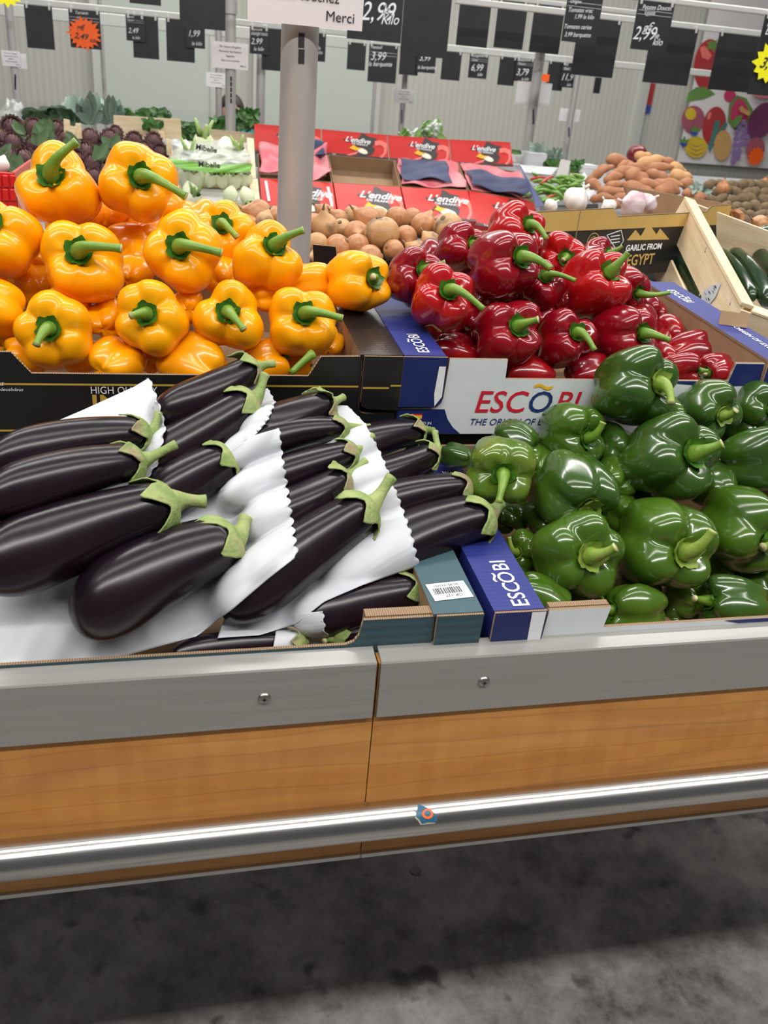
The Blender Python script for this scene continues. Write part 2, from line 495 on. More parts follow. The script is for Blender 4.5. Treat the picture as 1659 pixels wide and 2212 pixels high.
# text becomes flat mesh in local xz, facing -y
_tc = {}
def text_mesh(body, size, shear=0.0, bold=0.0, align='LEFT'):
    key = (body, size, shear, bold, align)
    if key in _tc: return _tc[key]
    cu = bpy.data.curves.new('t', 'FONT')
    cu.body = body; cu.size = size; cu.shear = shear; cu.offset = bold*size; cu.align_x = align
    cu.resolution_u = 3
    o = bpy.data.objects.new('t', cu)
    COL.objects.link(o)
    dg = bpy.context.evaluated_depsgraph_get()
    me = bpy.data.meshes.new_from_object(o.evaluated_get(dg))
    vs = [(v.co.x, v.co.y) for v in me.vertices]
    fs = [tuple(p.vertices) for p in me.polygons]
    bpy.data.objects.remove(o); bpy.data.curves.remove(cu); bpy.data.meshes.remove(me)
    _tc[key] = (vs, fs)
    return _tc[key]
def text(g, body, size, M, mi=0, shear=0.0, bold=0.0, align='LEFT', sx=1.0):
    vs, fs = text_mesh(body, size, shear, bold, align)
    g.add([M @ Vector((x*sx, 0, y)) for x, y in vs], fs, mi)
    return max([x*sx for x, y in vs] or [0])
def disc(c, r, n=24, rx=None, rot=0):
    rx = rx or r
    return [(c[0]+rx*cos(t)*cos(rot)-r*sin(t)*sin(rot), c[1]+rx*cos(t)*sin(rot)+r*sin(t)*cos(rot)) for t in [2*pi*k/n for k in range(n)]]
def flat(g, poly, y=0, M=None, mi=0):
    vs = [(x, y, z) for x, z in poly]
    if M is not None: vs = [M @ Vector(p) for p in vs]
    g.add(vs, [tuple(range(len(poly)))], mi)
T_ = Matrix.Translation
def RX(a): return Matrix.Rotation(a, 4, 'X')
def RY(a): return Matrix.Rotation(a, 4, 'Y')
def RZ(a): return Matrix.Rotation(a, 4, 'Z')
def V(p): return Vector([float(a) for a in p])
# ================================================================ the room
def struct(name, g, m):
    o = obj(name, g, m, None, smooth=False)
    o['kind'] = 'structure'
    return o
struct('floor', G().box(-6, 10, -3, 9.4, -0.05, 0), 'dark_concrete')
struct('wall_back', G().box(-6, 10, 9.2, 9.35, 0, 4.2), 'wall_panel')
struct('ceiling', G().box(-6, 10, 3.9, 9.35, 4.2, 4.3), 'ceiling_paint')
# white trim where the wall panels meet
P = aty(1384, 240, 9.15)
struct('trim_1', G().box(P[0]-0.035, P[0]+0.035, 9.12, 9.2, 0, 4.1), 'rail_white')
# big smooth cold-room doors in the back wall
for k, (xa, xb) in enumerate(((222, 455), (560, 806))):
    a, b = aty(xa, 250, 9.1)[0], aty(xb, 250, 9.1)[0]
    g = G().box(a, b, 9.12, 9.19, 0.02, 2.42)
    g.box(a-0.06, a, 9.10, 9.2, 0, 2.5).box(b, b+0.06, 9.10, 9.2, 0, 2.5).box(a-0.06, b+0.06, 9.10, 9.2, 2.42, 2.5)
    g.m = [0]*6+[1]*18
    struct('door_%d' % (k+1), g, ['door_panel', 'rail_white'])

# ================================================================ display stand (two units meeting at a seam) and bumper rail
SEAM = 0.189
def stand_unit(label, xa, xb, screws, deck_hole=None):
    t = thing('display_stand', label, 'display stand', ((xa+xb)/2, 1.2, 0), 'display stand units')
    ga, gb = (0.0, 0.0025) if xa < 0 else (0.0025, 0.0)
    # aluminium edge: front face and sloping top
    prof = [(0.7000, 0.901), (0.7000, 0.9695), (0.7012, 0.9715), (0.7260, 0.9760), (0.7260, 0.9730), (0.7045, 0.9690), (0.7045, 0.901)]
    n = len(prof)
    g = G()
    x0, x1 = xa+ga, xb-gb
    g.add([(x0, y, z) for y, z in prof]+[(x1, y, z) for y, z in prof],
          [tuple(range(n-1, -1, -1)), tuple(range(n, 2*n))]+[(i, (i+1) % n, (i+1) % n+n, i+n) for i in range(n)])
    e = obj('aluminium_edge', g, 'brushed_aluminium', t, smooth=False)
    for px, py in screws:
        c = aty(px, py, 0.70)
        g = G()
        Pn = np.zeros((6, 20, 3))
        for j, (r, y) in enumerate(((0.0066, 0.0), (0.0062, -0.0010), (0.0052, -0.0022), (0.0036, -0.0030), (0.0018, -0.0033), (0.0002, -0.0022))):
            for i in range(20):
                Pn[j, i] = (c[0]+r*cos(2*pi*i/20), c[1]+y, c[2]+r*sin(2*pi*i/20))
        g.grid(Pn, 0, True)
        s = obj('screw', g, 'screw_steel', t)
        gg = G().box(c[0]-0.0026, c[0]+0.0026, c[1]-0.0036, c[1]-0.0024, c[2]-0.0006, c[2]+0.0006).box(c[0]-0.0006, c[0]+0.0006, c[1]-0.0036, c[1]-0.0024, c[2]-0.0026, c[2]+0.0026)
        obj('screw_slot', gg, 'print_ink', s, smooth=False)
    x0, x1 = (xa, xb-0.0006) if xa < 0 else (xa+0.0006, xb)
    obj('wood_panel', G().box(x0, x1, 0.7046, 0.7226, 0.6990, 0.968), 'maple_laminate', t, smooth=False)
    obj('panel_edge', G().box(x0 if xa > 0 else xb-0.0045, x0+0.0045 if xa > 0 else x1, 0.7035, 0.7225, 0.8995, 0.9675), 'board_edge', t, smooth=False)
    obj('bottom_trim', G().box(x0, x1, 0.7020, 0.7240, 0.6935, 0.6989), 'rail_white', t, smooth=False)
    # tray and stepped decks
    obj('tray', G().box(xa, xb, 0.7230, 1.12, 0.868, 0.880).box(xa, xb, 1.075, 1.085, 0.880, 1.030), 'platform_grey', t, smooth=False)
    g = G()
    if xa < 0:
        g.box(xa, xb, 1.078, 1.50, 1.040, 1.052)
    else:
        g.box(xa, 0.90, 1.078, 1.50, 1.040, 1.052).box(0.90, xb, 1.078, 1.50, 0.84, 0.852)
    obj('middle_deck', g, 'platform_grey', t, smooth=False)
    obj('back_deck', G().box(xa, xb, 1.50, 2.15, 1.085, 1.10).box(xa, xb, 2.15, 2.17, 0.70, 1.12), 'platform_grey', t, smooth=False)
    for x in (xa+0.06, xb-0.10):
        for y in (1.70, 2.08):
            obj('leg', G().box(x, x+0.05, y, y+0.05, 0.0, 1.085), 'pole_steel', t, smooth=False)
    return t
stand_unit('display stand unit left of the seam, orange wood panel under a grey metal edge', -1.1, SEAM, [(571, 1508)])
stand_unit('display stand unit right of the seam, orange wood panel under a grey metal edge', SEAM, 1.75, [(1045, 1472)])

rail = thing('bumper_rail', 'long shiny steel tube running across the orange stand panels', 'bumper rail', (0.3, 0.660, 0.78))
RC = (0.660, 0.795, 0.0198)
g = G()
Pn = np.zeros((2, 56, 3))
for j, x in enumerate((-1.1, 1.75)):
    for i in range(56):
        th = 2*pi*i/56
        Pn[j, i] = (x, RC[0]+RC[2]*cos(th), RC[1]+RC[2]*sin(th))
g.grid(Pn, 0, True)
obj('tube', g, 'polished_steel', rail)
for x in (-0.75, 1.25):
    obj('bracket', G().box(x-0.02, x+0.02, RC[0]+0.015, 0.7045, RC[1]-0.012, RC[1]+0.012), 'polished_steel', rail, smooth=False, bevel=0.002)
# torn blue sticker with an orange ring, wrapped on the tube
stk = thing('sticker', 'torn dark blue sticker with an orange ring stuck on the steel tube', 'sticker', (0.24, 0.64, 0.80))
def on_rail(px, py, off):
    d = ray(px, py)
    # intersection of the pixel's ray with the tube
    r = RC[2]+off
    oy, oz = CAM[1]-RC[0], CAM[2]-RC[1]
    A = d[1]**2+d[2]**2; B = 2*(oy*d[1]+oz*d[2]); C_ = oy*oy+oz*oz-r*r
    D = max(B*B-4*A*C_, 0)
    return CAM+d*((-B-sqrt(D))/(2*A))
def rail_poly(poly, off, m, name):
    c = np.mean(poly, 0)
    g = G()
    n = len(poly)
    rings = [[on_rail(*(c+(np.array(p)-c)*s), off) for p in poly] for s in (1, 0.66, 0.33)]
    g.grid(np.array(rings), 0, True)
    g.add([on_rail(*c, off)]+rings[2], [(0, i+1, (i+1) % n+1) for i in range(n)])
    return obj(name, g, m, stk)
rail_poly([(893, 1748), (901, 1752), (912, 1740), (930, 1750), (946, 1766), (940, 1779), (908, 1782), (903, 1773), (897, 1768)], 0.0003, 'sticker_torn', 'torn_edge')
rail_poly([(903, 1736), (915, 1741), (932, 1750), (946, 1765), (941, 1777), (924, 1776), (912, 1780), (906, 1770), (899, 1764), (901, 1752)], 0.0006, 'sticker_navy', 'backing')
rail_poly([(924+12*cos(t), 1758+11*sin(t)) for t in np.linspace(0, 2*pi, 22)[:-1]], 0.0009, 'orange_card', 'orange_ring')
rail_poly([(924+7*cos(t), 1757+6.5*sin(t)) for t in np.linspace(0, 2*pi, 18)[:-1]], 0.0012, 'sticker_navy', 'ring_centre')
c = atz(897, 1881, 0)
g = G().tube([(c[0], c[1], 0.0), (c[0], c[1], 0.002), (c[0], c[1], 0.003)], [0.012, 0.012, 0.009], 20)
setp(obj('bottle_cap', g, 'print_grey', None, smooth=False), 'small dark round metal cap lying on the dark floor', 'bottle cap')

# ================================================================ cardboard crates
TILT = radians(4.0)
def crate(label, org, W, D, H, tilt, front, flapL, flapR, mf, mled, mside, lw=0.055, yaw=0.0, ledges=(1, 1), cat='crate', backh=None, name='produce_crate'):
    """front: outline of the front panel in x, z; flapL / flapR: outline of the corner flaps hanging from the ledges"""
    M = T_(V(org)) @ RZ(yaw) @ RX(tilt)
    t = thing(name, label, cat, org, None, M)
    t['crate_mark'] = 1
    del t['crate_mark']
    bh = backh or H
    g = G()
    g.box(0.004, W-0.004, 0.004, D-0.004, 0, 0.004, 0)
    g.box(0.004, W-0.004, D-0.004, D, 0, bh, [1, 1, 0, 0, 1, 0])
    g.box(0, 0.004, 0, D, 0, H, [0, 1, 2, 0, 0, 2])
    g.box(W-0.004, W, 0, D, 0, H, [0, 1, 2, 2, 0, 0])
    if ledges[0]:
        g.box(lw-0.004, lw, 0.004, D-0.004, 0.004, H, [0, 1, 0, 0, 0, 0])
    if ledges[1]:
        g.box(W-lw, W-lw+0.004, 0.004, D-0.004, 0.004, H, [0, 1, 0, 0, 0, 0])
    obj('tray', g.xf(M), ['card_brown', 'card_edge_side', mside], t, smooth=False)
    if ledges[0]:
        obj('side_ledge', G().box(-0.001, lw+0.001, -0.001, D, H, H+0.004, [3, 0, 2, 1, 2, 2] if False else [1, 0, 0, 1, 1, 0]).xf(M), [mled, 'card_edge_side'], t, smooth=False)
    if ledges[1]:
        obj('side_ledge', G().box(W-lw-0.001, W+0.001, -0.001, D, H, H+0.004, [1, 0, 0, 0, 1, 1]).xf(M), [mled, 'card_edge_side'], t, smooth=False)
    obj('front_panel', G().prism(front, 0.004, M), [mf, 'card_edge', 'card_brown'], t, smooth=False)
    for fl in (flapL, flapR):
        if fl:
            obj('corner_flap', G().prism(fl, 0.0035, M @ T_((0, -0.0042, 0))), [mside if mside != 'card_blue' else 'card_navy', 'card_edge', 'card_brown'], t, smooth=False)
    return t, M
def arc(cx, cz, r, a0, a1, n=6):
    return [(cx+r*cos(radians(a)), cz+r*sin(radians(a))) for a in np.linspace(a0, a1, n)]
def escobi_word(t, M, x, z, s, cols, name='brand_lettering', tilde='print_yellow', shear=0.16, O='print_navy', vertical=False):
    g = G()
    w = 0
    for body, mi in (('ESC', 0), ('O', 1), ('BI', 0)):
        ww = text(g, body, s, M @ T_((x+w, 0, z)), mi, shear, 0.006)
        if body == 'O':
            ox = x+w+ww/2
        w += ww+s*(-0.035 if body == 'ESC' else 0.085)
    # the tilde above the O
    pts = []
    for k in range(9):
        u = k/8
        pts.append((ox-0.26*s+0.60*s*u, z+0.84*s+0.055*s*sin(2*pi*u)))
    up = [(p[0], p[1]+0.05*s) for p in pts]; dn = [(p[0], p[1]-0.05*s) for p in pts]
    for k in range(8):
        flat(g, [dn[k], dn[k+1], up[k+1], up[k]], 0, M, 2)
    return obj(name, g, [cols, O, tilde], t, smooth=False)

W6 = 0.585
H6 = 0.107
def esc_front(W, H, cl, cr, cz):
    return [(0, 0), (W, 0), (W, 0.037)] + [(W-0.045, 0.037)] + arc(W-0.045, 0.052, 0.015, 270, 180, 4) + [(W-0.062, H), (cr, H)] + \
           [(cr-0.004, cz), (cl+0.001, cz), (cl, H), (0.062, H)] + arc(0.045, 0.052, 0.015, 0, -90, 4) + [(0, 0.037)]
def flapL(H, x1=0.058, z0=0.041, r=0.013):
    return [(0.0, z0), (x1-r, z0)] + arc(x1-r, z0+r, r, -90, 0, 4) + [(x1, H+0.003), (0, H+0.003)]
def flapR(W, H, x1=0.058, z0=0.041, r=0.013):
    return [(W-x, z) for x, z in flapL(H, x1, z0, r)][::-1]

# ---- crate of red peppers, middle row
RO = (0.276, 1.052, 1.079)
red_crate, MR = crate('white and blue cardboard crate holding the red bell peppers', RO, W6, 0.385, H6, TILT,
                      esc_front(W6, H6, 0.141, 0.478, 0.080), flapL(H6), flapR(W6, H6), 'card_white', 'card_blue', 'card_blue')
Mf = MR @ T_((0, -0.0006, 0))
g = G()
flat(g, [(0.0005, 0.0005), (0.0905, 0.0005), (0.079, 0.010), (0.070, 0.022), (0.064, 0.0365), (0.0005, 0.0365)], 0, Mf)
obj('navy_print', g, 'card_navy', red_crate, smooth=False)
g = G()
flat(g, [(0.355, 0.0795), (0.41, 0.0745), (0.47, 0.0725), (0.525, 0.074), (0.5225, 0.106), (0.4785, 0.106), (0.4745, 0.0795)], 0, Mf)
obj('navy_print', g, 'card_navy', red_crate, smooth=False)
obj('white_print', (lambda g: (flat(g, [(0.048, 0.0425), (0.0565, 0.056), (0.0565, 0.098), (0.0475, 0.098), (0.0455, 0.06)], 0, MR @ T_((0, -0.0048, 0))), g)[1])(G()), 'print_white', red_crate, smooth=False)
escobi_word(red_crate, MR @ T_((0, -0.0009, 0)), 0.1035, 0.0325, 0.0440, 'print_red')
g = G()
text(g, 'THE ORIGIN OF EXCELLENCE', 0.0136, MR @ T_((0.101, -0.0009, 0.0135)), 0, 0.2, 0.0, sx=0.97)
obj('slogan_lettering', g, 'print_navy', red_crate, smooth=False)
g = G()
Mq = MR @ T_((0, -0.0011, 0))
flat(g, [(0.013, 0.0215), (0.034, 0.0215), (0.034, 0.030), (0.013, 0.030)], 0, Mq, 0)
flat(g, [(0.013, 0.0235), (0.034, 0.0235), (0.034, 0.028), (0.013, 0.028)], -0.0003, Mq, 1)
obj('flag_print', g, ['print_red', 'print_yellow'], red_crate, smooth=False)
g = G()
text(g, 'PRODUCED IN', 0.0056, Mq @ T_((0.011, 0, 0.0145)), 0, 0, 0.01)
text(g, 'ALMERÍA', 0.0086, Mq @ T_((0.010, 0, 0.006)), 0, 0.1, 0.02, sx=1.15)
obj('origin_lettering', g, 'print_white', red_crate, smooth=False)
def ledge_frame(M, x, y, z, rot):
    # text lying on a ledge: local x of the text turned by rot about the vertical
    return M @ T_((x, y, z)) @ RZ(rot) @ RX(-pi/2)
def on_ledge(M, t, body, x, y, z, s, rot, name='ledge_lettering', m='print_white', escobi=False, sx=1.0, bold=0.012):
    F_ = ledge_frame(M, x, y, z, rot)
    if escobi:
        return escobi_word(t, F_, 0, 0, s, 'print_white', name, 'print_white', 0.0, 'print_white')
    g = G()
    text(g, body, s, F_, 0, 0.1, bold, sx=sx)
    return obj(name, g, m, t, smooth=False)
on_ledge(MR, red_crate, '', 0.037, 0.008, H6+0.0046, 0.022, pi/2, escobi=True)
on_ledge(MR, red_crate, '', W6-0.040, 0.335, H6+0.0046, 0.022, -pi/2, escobi=True)
on_ledge(MR, red_crate, 'THE ORIGIN OF EXCELLENCE', W6-0.026, 0.175, H6+0.0046, 0.0125, -pi/2, sx=1.1)
g = G()
for k, (za, zb) in enumerate(((0.004, 0.034), (0.038, 0.068))):
    g.add([MR @ Vector(p) for p in ((-0.0006, 0.045, za), (-0.0006, 0.012, za), (-0.0006, 0.012, zb), (-0.0006, 0.045, zb))], [(0, 1, 2, 3)], 0)
    for i in range(6):
        z = za+0.004+i*0.0042
        g.add([MR @ Vector(p) for p in ((-0.001, 0.042, z), (-0.001, 0.015, z), (-0.001, 0.015, z+0.0012), (-0.001, 0.042, z+0.0012))], [(0, 1, 2, 3)], 1)
obj('side_sticker', g, ['print_white', 'print_ink'], red_crate, smooth=False)

# ---- crate of green peppers, front row
GO = (0.3135, 0.7285, 0.903)
green_crate, MG = crate('blue cardboard crate at the front holding the green bell peppers', GO, W6, 0.335, H6, TILT,
                        [(0, 0), (W6, 0), (W6, H6), (W6-0.062, H6), (W6-0.14, H6), (W6-0.144, 0.080), (0.131, 0.080), (0.134, H6), (0.062, H6)] + arc(0.045, 0.052, 0.015, 0, -90, 4) + [(0, 0.037)],
                        flapL(H6), flapR(W6, H6), 'card_white', 'card_blue', 'card_blue', backh=H6+0.030)
escobi_word(green_crate, ledge_frame(MG, 0.041, 0.003, H6+0.0046, pi/2), 0, 0, 0.027, 'print_white', 'ledge_lettering', 'print_white', 0.0, 'print_white')
on_ledge(MG, green_crate, 'EXCELLENCE', 0.034, 0.225, H6+0.0046, 0.0125, pi/2, sx=1.1)
g = G()
flat(g, [(0.0425, 0.045), (0.0565, 0.056), (0.0565, 0.1095), (0.0405, 0.1095)], 0, MG @ T_((0, -0.0048, 0)))
obj('white_print', g, 'print_white', green_crate, smooth=False)
g = G()
flat(g, [(0.30, 0.0745), (0.44, 0.0745), (0.44, 0.0795), (0.28, 0.0795)], 0, MG @ T_((0, -0.0006, 0)))
obj('navy_print', g, 'card_navy', green_crate, smooth=False)
obj('folded_rim', G().box(0.064, 0.133, 0.0045, 0.013, H6-0.012, H6+0.001).xf(MG), 'card_edge', green_crate, smooth=False)
# ring printed near the back of the ledge
g = G()
F_ = ledge_frame(MG, 0.026, 0.250, H6+0.0046, pi/2)
flat(g, disc((0, 0), 0.012, 24), 0, F_, 0)
flat(g, disc((0, 0), 0.0095, 24), -0.0003, F_, 1)
flat(g, disc((0, 0), 0.0065, 20), -0.0006, F_, 0)
obj('ring_print', g, ['print_red', 'card_blue'], green_crate, smooth=False)

# ---- crate of yellow peppers, middle row
BO = (-0.322, 1.052, 1.079)
BW = 0.598
bx = lambda x: x-BO[0]
bf = [(0, 0), (BW, 0), (BW, 0.030), (BW-0.043, 0.030)] + arc(BW-0.043, 0.040, 0.010, 270, 180, 4) + [(BW-0.053, H6+0.001), (bx(0.171), H6), (bx(0.156), 0.081), (bx(-0.170), 0.081), (bx(-0.190), H6), (0.062, H6)] + arc(0.045, 0.052, 0.015, 0, -90, 4) + [(0, 0.037)]
black_crate, MB = crate('black cardboard crate with gold lines holding the yellow bell peppers', BO, BW, 0.385, H6, TILT, bf, None,
                        [(BW-0.001, 0.036), (BW-0.001, H6+0.003), (BW-0.051, H6+0.003)] + [(BW-0.051, 0.052)] + arc(BW-0.041, 0.048, 0.010, 180, 260, 3), 'card_black_front', 'card_black', 'card_black')
g = G()
Mk = MB @ T_((0, -0.0007, 0))
flat(g, [(0, 0.0665), (BW-0.055, 0.0665), (BW-0.055, 0.0690), (0, 0.0690)], 0, Mk)
flat(g, [(BW-0.050, 0.0665), (BW-0.016, 0.0665), (BW-0.016, 0.0690), (BW-0.050, 0.0690)], -0.0041, Mk)
flat(g, [(BW-0.014, 0.070), (BW, 0.070), (BW, 0.0722), (BW-0.014, 0.0722)], -0.0041, Mk)
flat(g, [(0, 0.0065), (BW-0.035, 0.0065), (BW-0.035, 0.0090), (0, 0.0090)], 0, Mk)
obj('gold_lines', g, 'gold_print', black_crate, smooth=False)
q = MB.inverted() @ V(aty(196, 847, 1.052))
g = G()
text(g, 'HIGH QUALITY', 0.0135, MB @ T_((q[0], -0.0009, q[2])), 0, 0.0, 0.0, sx=0.84)
obj('quality_lettering', g, 'print_white', black_crate, smooth=False)
q = MB.inverted() @ V(aty(198, 882, 1.052))
g = G()
text(g, 'IN', 0.0330, MB @ T_((q[0], -0.0009, q[2]-0.004)), 0, 0.0, 0.02, sx=1.1)
obj('gold_lettering', g, 'gold_print', black_crate, smooth=False)
q = MB.inverted() @ V(aty(0, 834, 1.052))
g = G()
text(g, 'ideas', 0.0085, MB @ T_((q[0]-0.012, -0.0009, q[2]+0.003)), 0, 0.3)
text(g, 'sdeushdeus', 0.006, MB @ T_((q[0]-0.002, -0.0009, q[2]-0.004)), 0, 0.3)
obj('script_lettering', g, 'print_white', black_crate, smooth=False)
g = G().prism([(BW-0.060, H6-0.01), (BW-0.020, H6-0.01), (BW-0.029, H6+0.042), (BW-0.066, H6+0.044)], 0.004, MB @ T_((0, 0.379, 0)))
obj('raised_tab', g, ['card_black', 'card_edge', 'card_black'], black_crate, smooth=False)

# ---- crate of aubergines, front row
TO = (-0.288, 0.7285, 0.903)
TW = 0.588
tf = [(0, 0), (TW, 0), (TW, 0.02), (TW-0.051, 0.02), (TW-0.051, H6), (TW-0.126, H6)] + [(TW-0.129, 0.088), (TW-0.134, 0.080), (TW-0.142, 0.0765), (0.035, 0.0765), (0.030, H6), (0, H6)]
teal_crate, MT = crate('dark teal cardboard crate at the front holding the aubergines', TO, TW, 0.335, H6, TILT, tf, None,
                       [(TW-0.0485, 0.0), (TW, 0.0), (TW+0.001, H6+0.003), (TW-0.0495, H6+0.003)], 'card_teal', 'card_teal', 'card_teal', lw=0.052, backh=H6+0.030)
obj('folded_rim', G().box(TW-0.123, TW-0.053, 0.0045, 0.017, H6-0.012, H6+0.0015).xf(MT), 'card_edge', teal_crate, smooth=False)
st = MT @ T_((TW-0.046, 0.020, H6+0.0048)) @ RZ(0.10) @ RX(-pi/2)
g = G()
flat(g, [(0, 0), (0.044, 0), (0.044, 0.030), (0, 0.030)], 0, st, 0)
random.seed(3)
x = 0.004
while x < 0.036:
    w = random.choice((0.0005, 0.0009, 0.0014))
    flat(g, [(x, 0.010), (x+w, 0.010), (x+w, 0.021), (x, 0.021)], -0.0003, st, 1)
    x += w+random.choice((0.0006, 0.0009))
text(g, 'OP-127', 0.0062, st @ T_((0.034, -0.0003, 0.0085)) @ RY(pi), 1, 0, 0.01)
text(g, '501851333702', 0.0048, st @ T_((0.036, -0.0003, 0.0265)) @ RY(pi), 1, 0, 0.01)
obj('barcode_sticker', g, ['print_white', 'print_ink'], teal_crate, smooth=False)

q1, q2 = aty(-60, 925, 1.062), aty(42, 932, 1.062)
obj('back_flap', G().box(q1[0], q2[0], 1.060, 1.066, 1.03, q2[2]), 'card_brown', teal_crate, smooth=False, bevel=0.003)
# ================================================================ bell peppers
def pepper_geo(R, L, n, seed, taper=0.16, lob=0.46, nu=48, nv=30):
    rd = np.random.RandomState(seed)
    ang = np.array([2*pi*k/n+rd.uniform(-0.16, 0.16) for k in range(n)])
    amp = rd.uniform(0.90, 1.05, n)
    hs = rd.uniform(-0.07, 0.07, n)
    th = np.linspace(0, 2*pi, nu, endpoint=False)
    ph = np.linspace(0, pi, nv+1)
    P = np.zeros((nv+1, nu, 3))
    bend = rd.uniform(-0.10, 0.10, 2)
    f3 = rd.uniform(0, 2*pi, 4)
    for j, p in enumerate(ph):
        c = cos(p)
        q = lob*(0.80+0.50*abs(c)**1.2)
        rc = sqrt(max(1e-4, (1-q)**2))*0.98+0.10
        rk = []
        for k in range(n):
            dl = th-ang[k]
            dc = q*amp[k]
            rr = dc*np.cos(dl)+np.sqrt(np.maximum(rc*rc-(dc*np.sin(dl))**2, 1e-4))
            rk.append(rr)
        rk = np.array(rk)
        kk = 34.0
        r = np.log(np.exp(kk*rk).sum(0))/kk
        lobeness = (r-r.min())/(r.max()-r.min()+1e-9)
        s = max(sin(p), 0.0)**(0.62 if c > 0 else 0.70)
        r = r/1.04*s*(1-taper*(1-c)/2)
        r = r*(1+0.040*np.sin(2*th+f3[0]+2*c)+0.022*np.sin(5*th+f3[1]+3*c)+0.014*np.sin(7*th+f3[2]-4*c))
        z = 0.5*c*(1+0.0*th)
        if c > 0:
            z = z-0.235*np.exp(-(s*1.0/0.48)**2)-0.10*(1-lobeness)*np.exp(-((s-0.62)/0.28)**2)
            hb = sum(hs[k]*np.maximum(0, np.cos(th-ang[k]))**2 for k in range(n))
            z = z+hb*s*c
        else:
            z = z+0.10*np.exp(-(s/0.40)**2)+0.04*(1-lobeness)*np.exp(-((s-0.6)/0.30)**2)
        P[j, :, 0] = R*(r*np.cos(th)+bend[0]*(1-c)*0.5*s)
        P[j, :, 1] = R*(r*np.sin(th)+bend[1]*(1-c)*0.5*s)
        P[j, :, 2] = L*z
    return P

def project(p):
    v = np.array(p, float)-CAM
    z = v @ _F
    return 829.5+FPX*(v @ CR)/z, 1106-FPX*(v @ CU)/z

def stem_tube(g, p0, ax, tip, r0, r1):
    p0 = np.array(p0); tip = np.array(tip)
    d = np.linalg.norm(tip-p0)
    pts = bez(p0, p0+np.array(ax)*d*0.50, tip-(tip-p0)*0.25+np.array(ax)*d*0.12, tip, 12)
    u = np.linspace(0, 1, 12)
    rad = r0*(1-u)**2*0.9+r1*(0.80+0.34*u**5)
    g.tube(pts, rad, 12, 0, 1)

def pepper(kind, label, cx, cy, w, cal, tip, Y, skin, n=4, seed=1, ar=1.02, group=None, axis=None, small=False, taper=0.14, lob=0.48, spin=None, old=False, stemlen=None):
    C = aty(cx, cy, Y)
    zc = depth(C)
    R = 0.5*w*zc/FPX
    L = 2*R*ar
    if axis is not None:
        A = Vector(axis).normalized()
    else:
        ox, oy = (cal[0]-cx)*zc/FPX, -(cal[1]-cy)*zc/FPX
        h = 0.36*L
        m = sqrt(ox*ox+oy*oy)
        if m > 0.96*h:
            ox, oy = ox*0.96*h/m, oy*0.96*h/m
            m = 0.96*h
        dz = sqrt(h*h-m*m)
        toc = -_F
        A = V(CR*ox+CU*oy+toc*dz).normalized()
    rd = random.Random(seed*7+3)
    S = rd.uniform(0, 2*pi) if spin is None else radians(spin)
    M = T_(V(C)) @ frame(A) @ RZ(S)
    t = thing(kind, label, 'bell pepper', C, group, M)
    nu, nv = (30, 20) if small else (52, 32)
    P = pepper_geo(R, L, n, seed, taper, lob, nu, nv)
    g = G().grid(P, 0, True)
    obj('body', g, skin, t, world=False)
    if cal is None and axis is not None and small is True:
        return t
    # calyx: a wavy green disc in the dimple
    ct = 0.27*L
    rcal = 0.31*R
    g = G()
    k5 = rd.uniform(0, 6)
    Q = np.zeros((8, 36, 3))
    for j in range(8):
        u = j/7
        for i in range(36):
            a = 2*pi*i/36
            lobes = 1+0.09*cos(5*a+k5)+0.05*cos(11*a+k5*2)
            s_ = 0.31*u*(1+(lobes-1)*u)
            rr = R*s_
            surf = L*(0.5-0.235*math.exp(-(s_/0.48)**2))
            zz = surf+0.035*R+0.10*R*(1-u)**2.2+0.035*R*max(0, u-0.7)/0.3*(1+0.6*cos(5*a+k5))-0.02*R*sin(5*a+k5)*u*(1-u)
            Q[j, i] = (rr*cos(a), rr*sin(a), zz)
    g.grid(Q, 0, True)
    E_ = Q[-1:]*1.0
    F2 = E_.copy(); F2[..., 2] -= 0.09*R; F2[..., :2] *= 0.93
    g.grid(np.concatenate([E_, F2]), 0, True)
    obj('calyx', g, 'calyx_green' if not old else 'stem_green_old', t, world=False)
    # stem
    if tip is not None:
        base = V(M @ Vector((0, 0, ct+0.004)))
        plane = np.array(base)+np.array(A)*(0.55*R)
        d = ray(*tip)
        den = d @ _F
        T1 = CAM+d*(((plane-CAM) @ _F)/den)
        # keep a believable length
        v = T1-np.array(base)
        lim = 1.55*R if stemlen is None else stemlen*R
        if np.linalg.norm(v) > lim*1.35:
            T1 = np.array(base)+v*(lim*1.35/np.linalg.norm(v))
        g = G()
        sc = R/0.055
        stem_tube(g, base, A, T1, 0.0084*sc, 0.0049*sc)
        obj('stem', g, ['stem_green' if not old else 'stem_green_old', 'stem_cut'], t)
    elif axis is not None:
        base = V(M @ Vector((0, 0, ct+0.004)))
        sd = Vector((rd.uniform(-1, 1), rd.uniform(-1, 1), rd.uniform(0, 1)))
        T1 = base+A*0.55*R+sd*0.4*R
        g = G()
        stem_tube(g, base, A, T1, 0.0088*R/0.055, 0.0053*R/0.055)
        obj('stem', g, ['stem_green', 'stem_cut'], t)
    return t

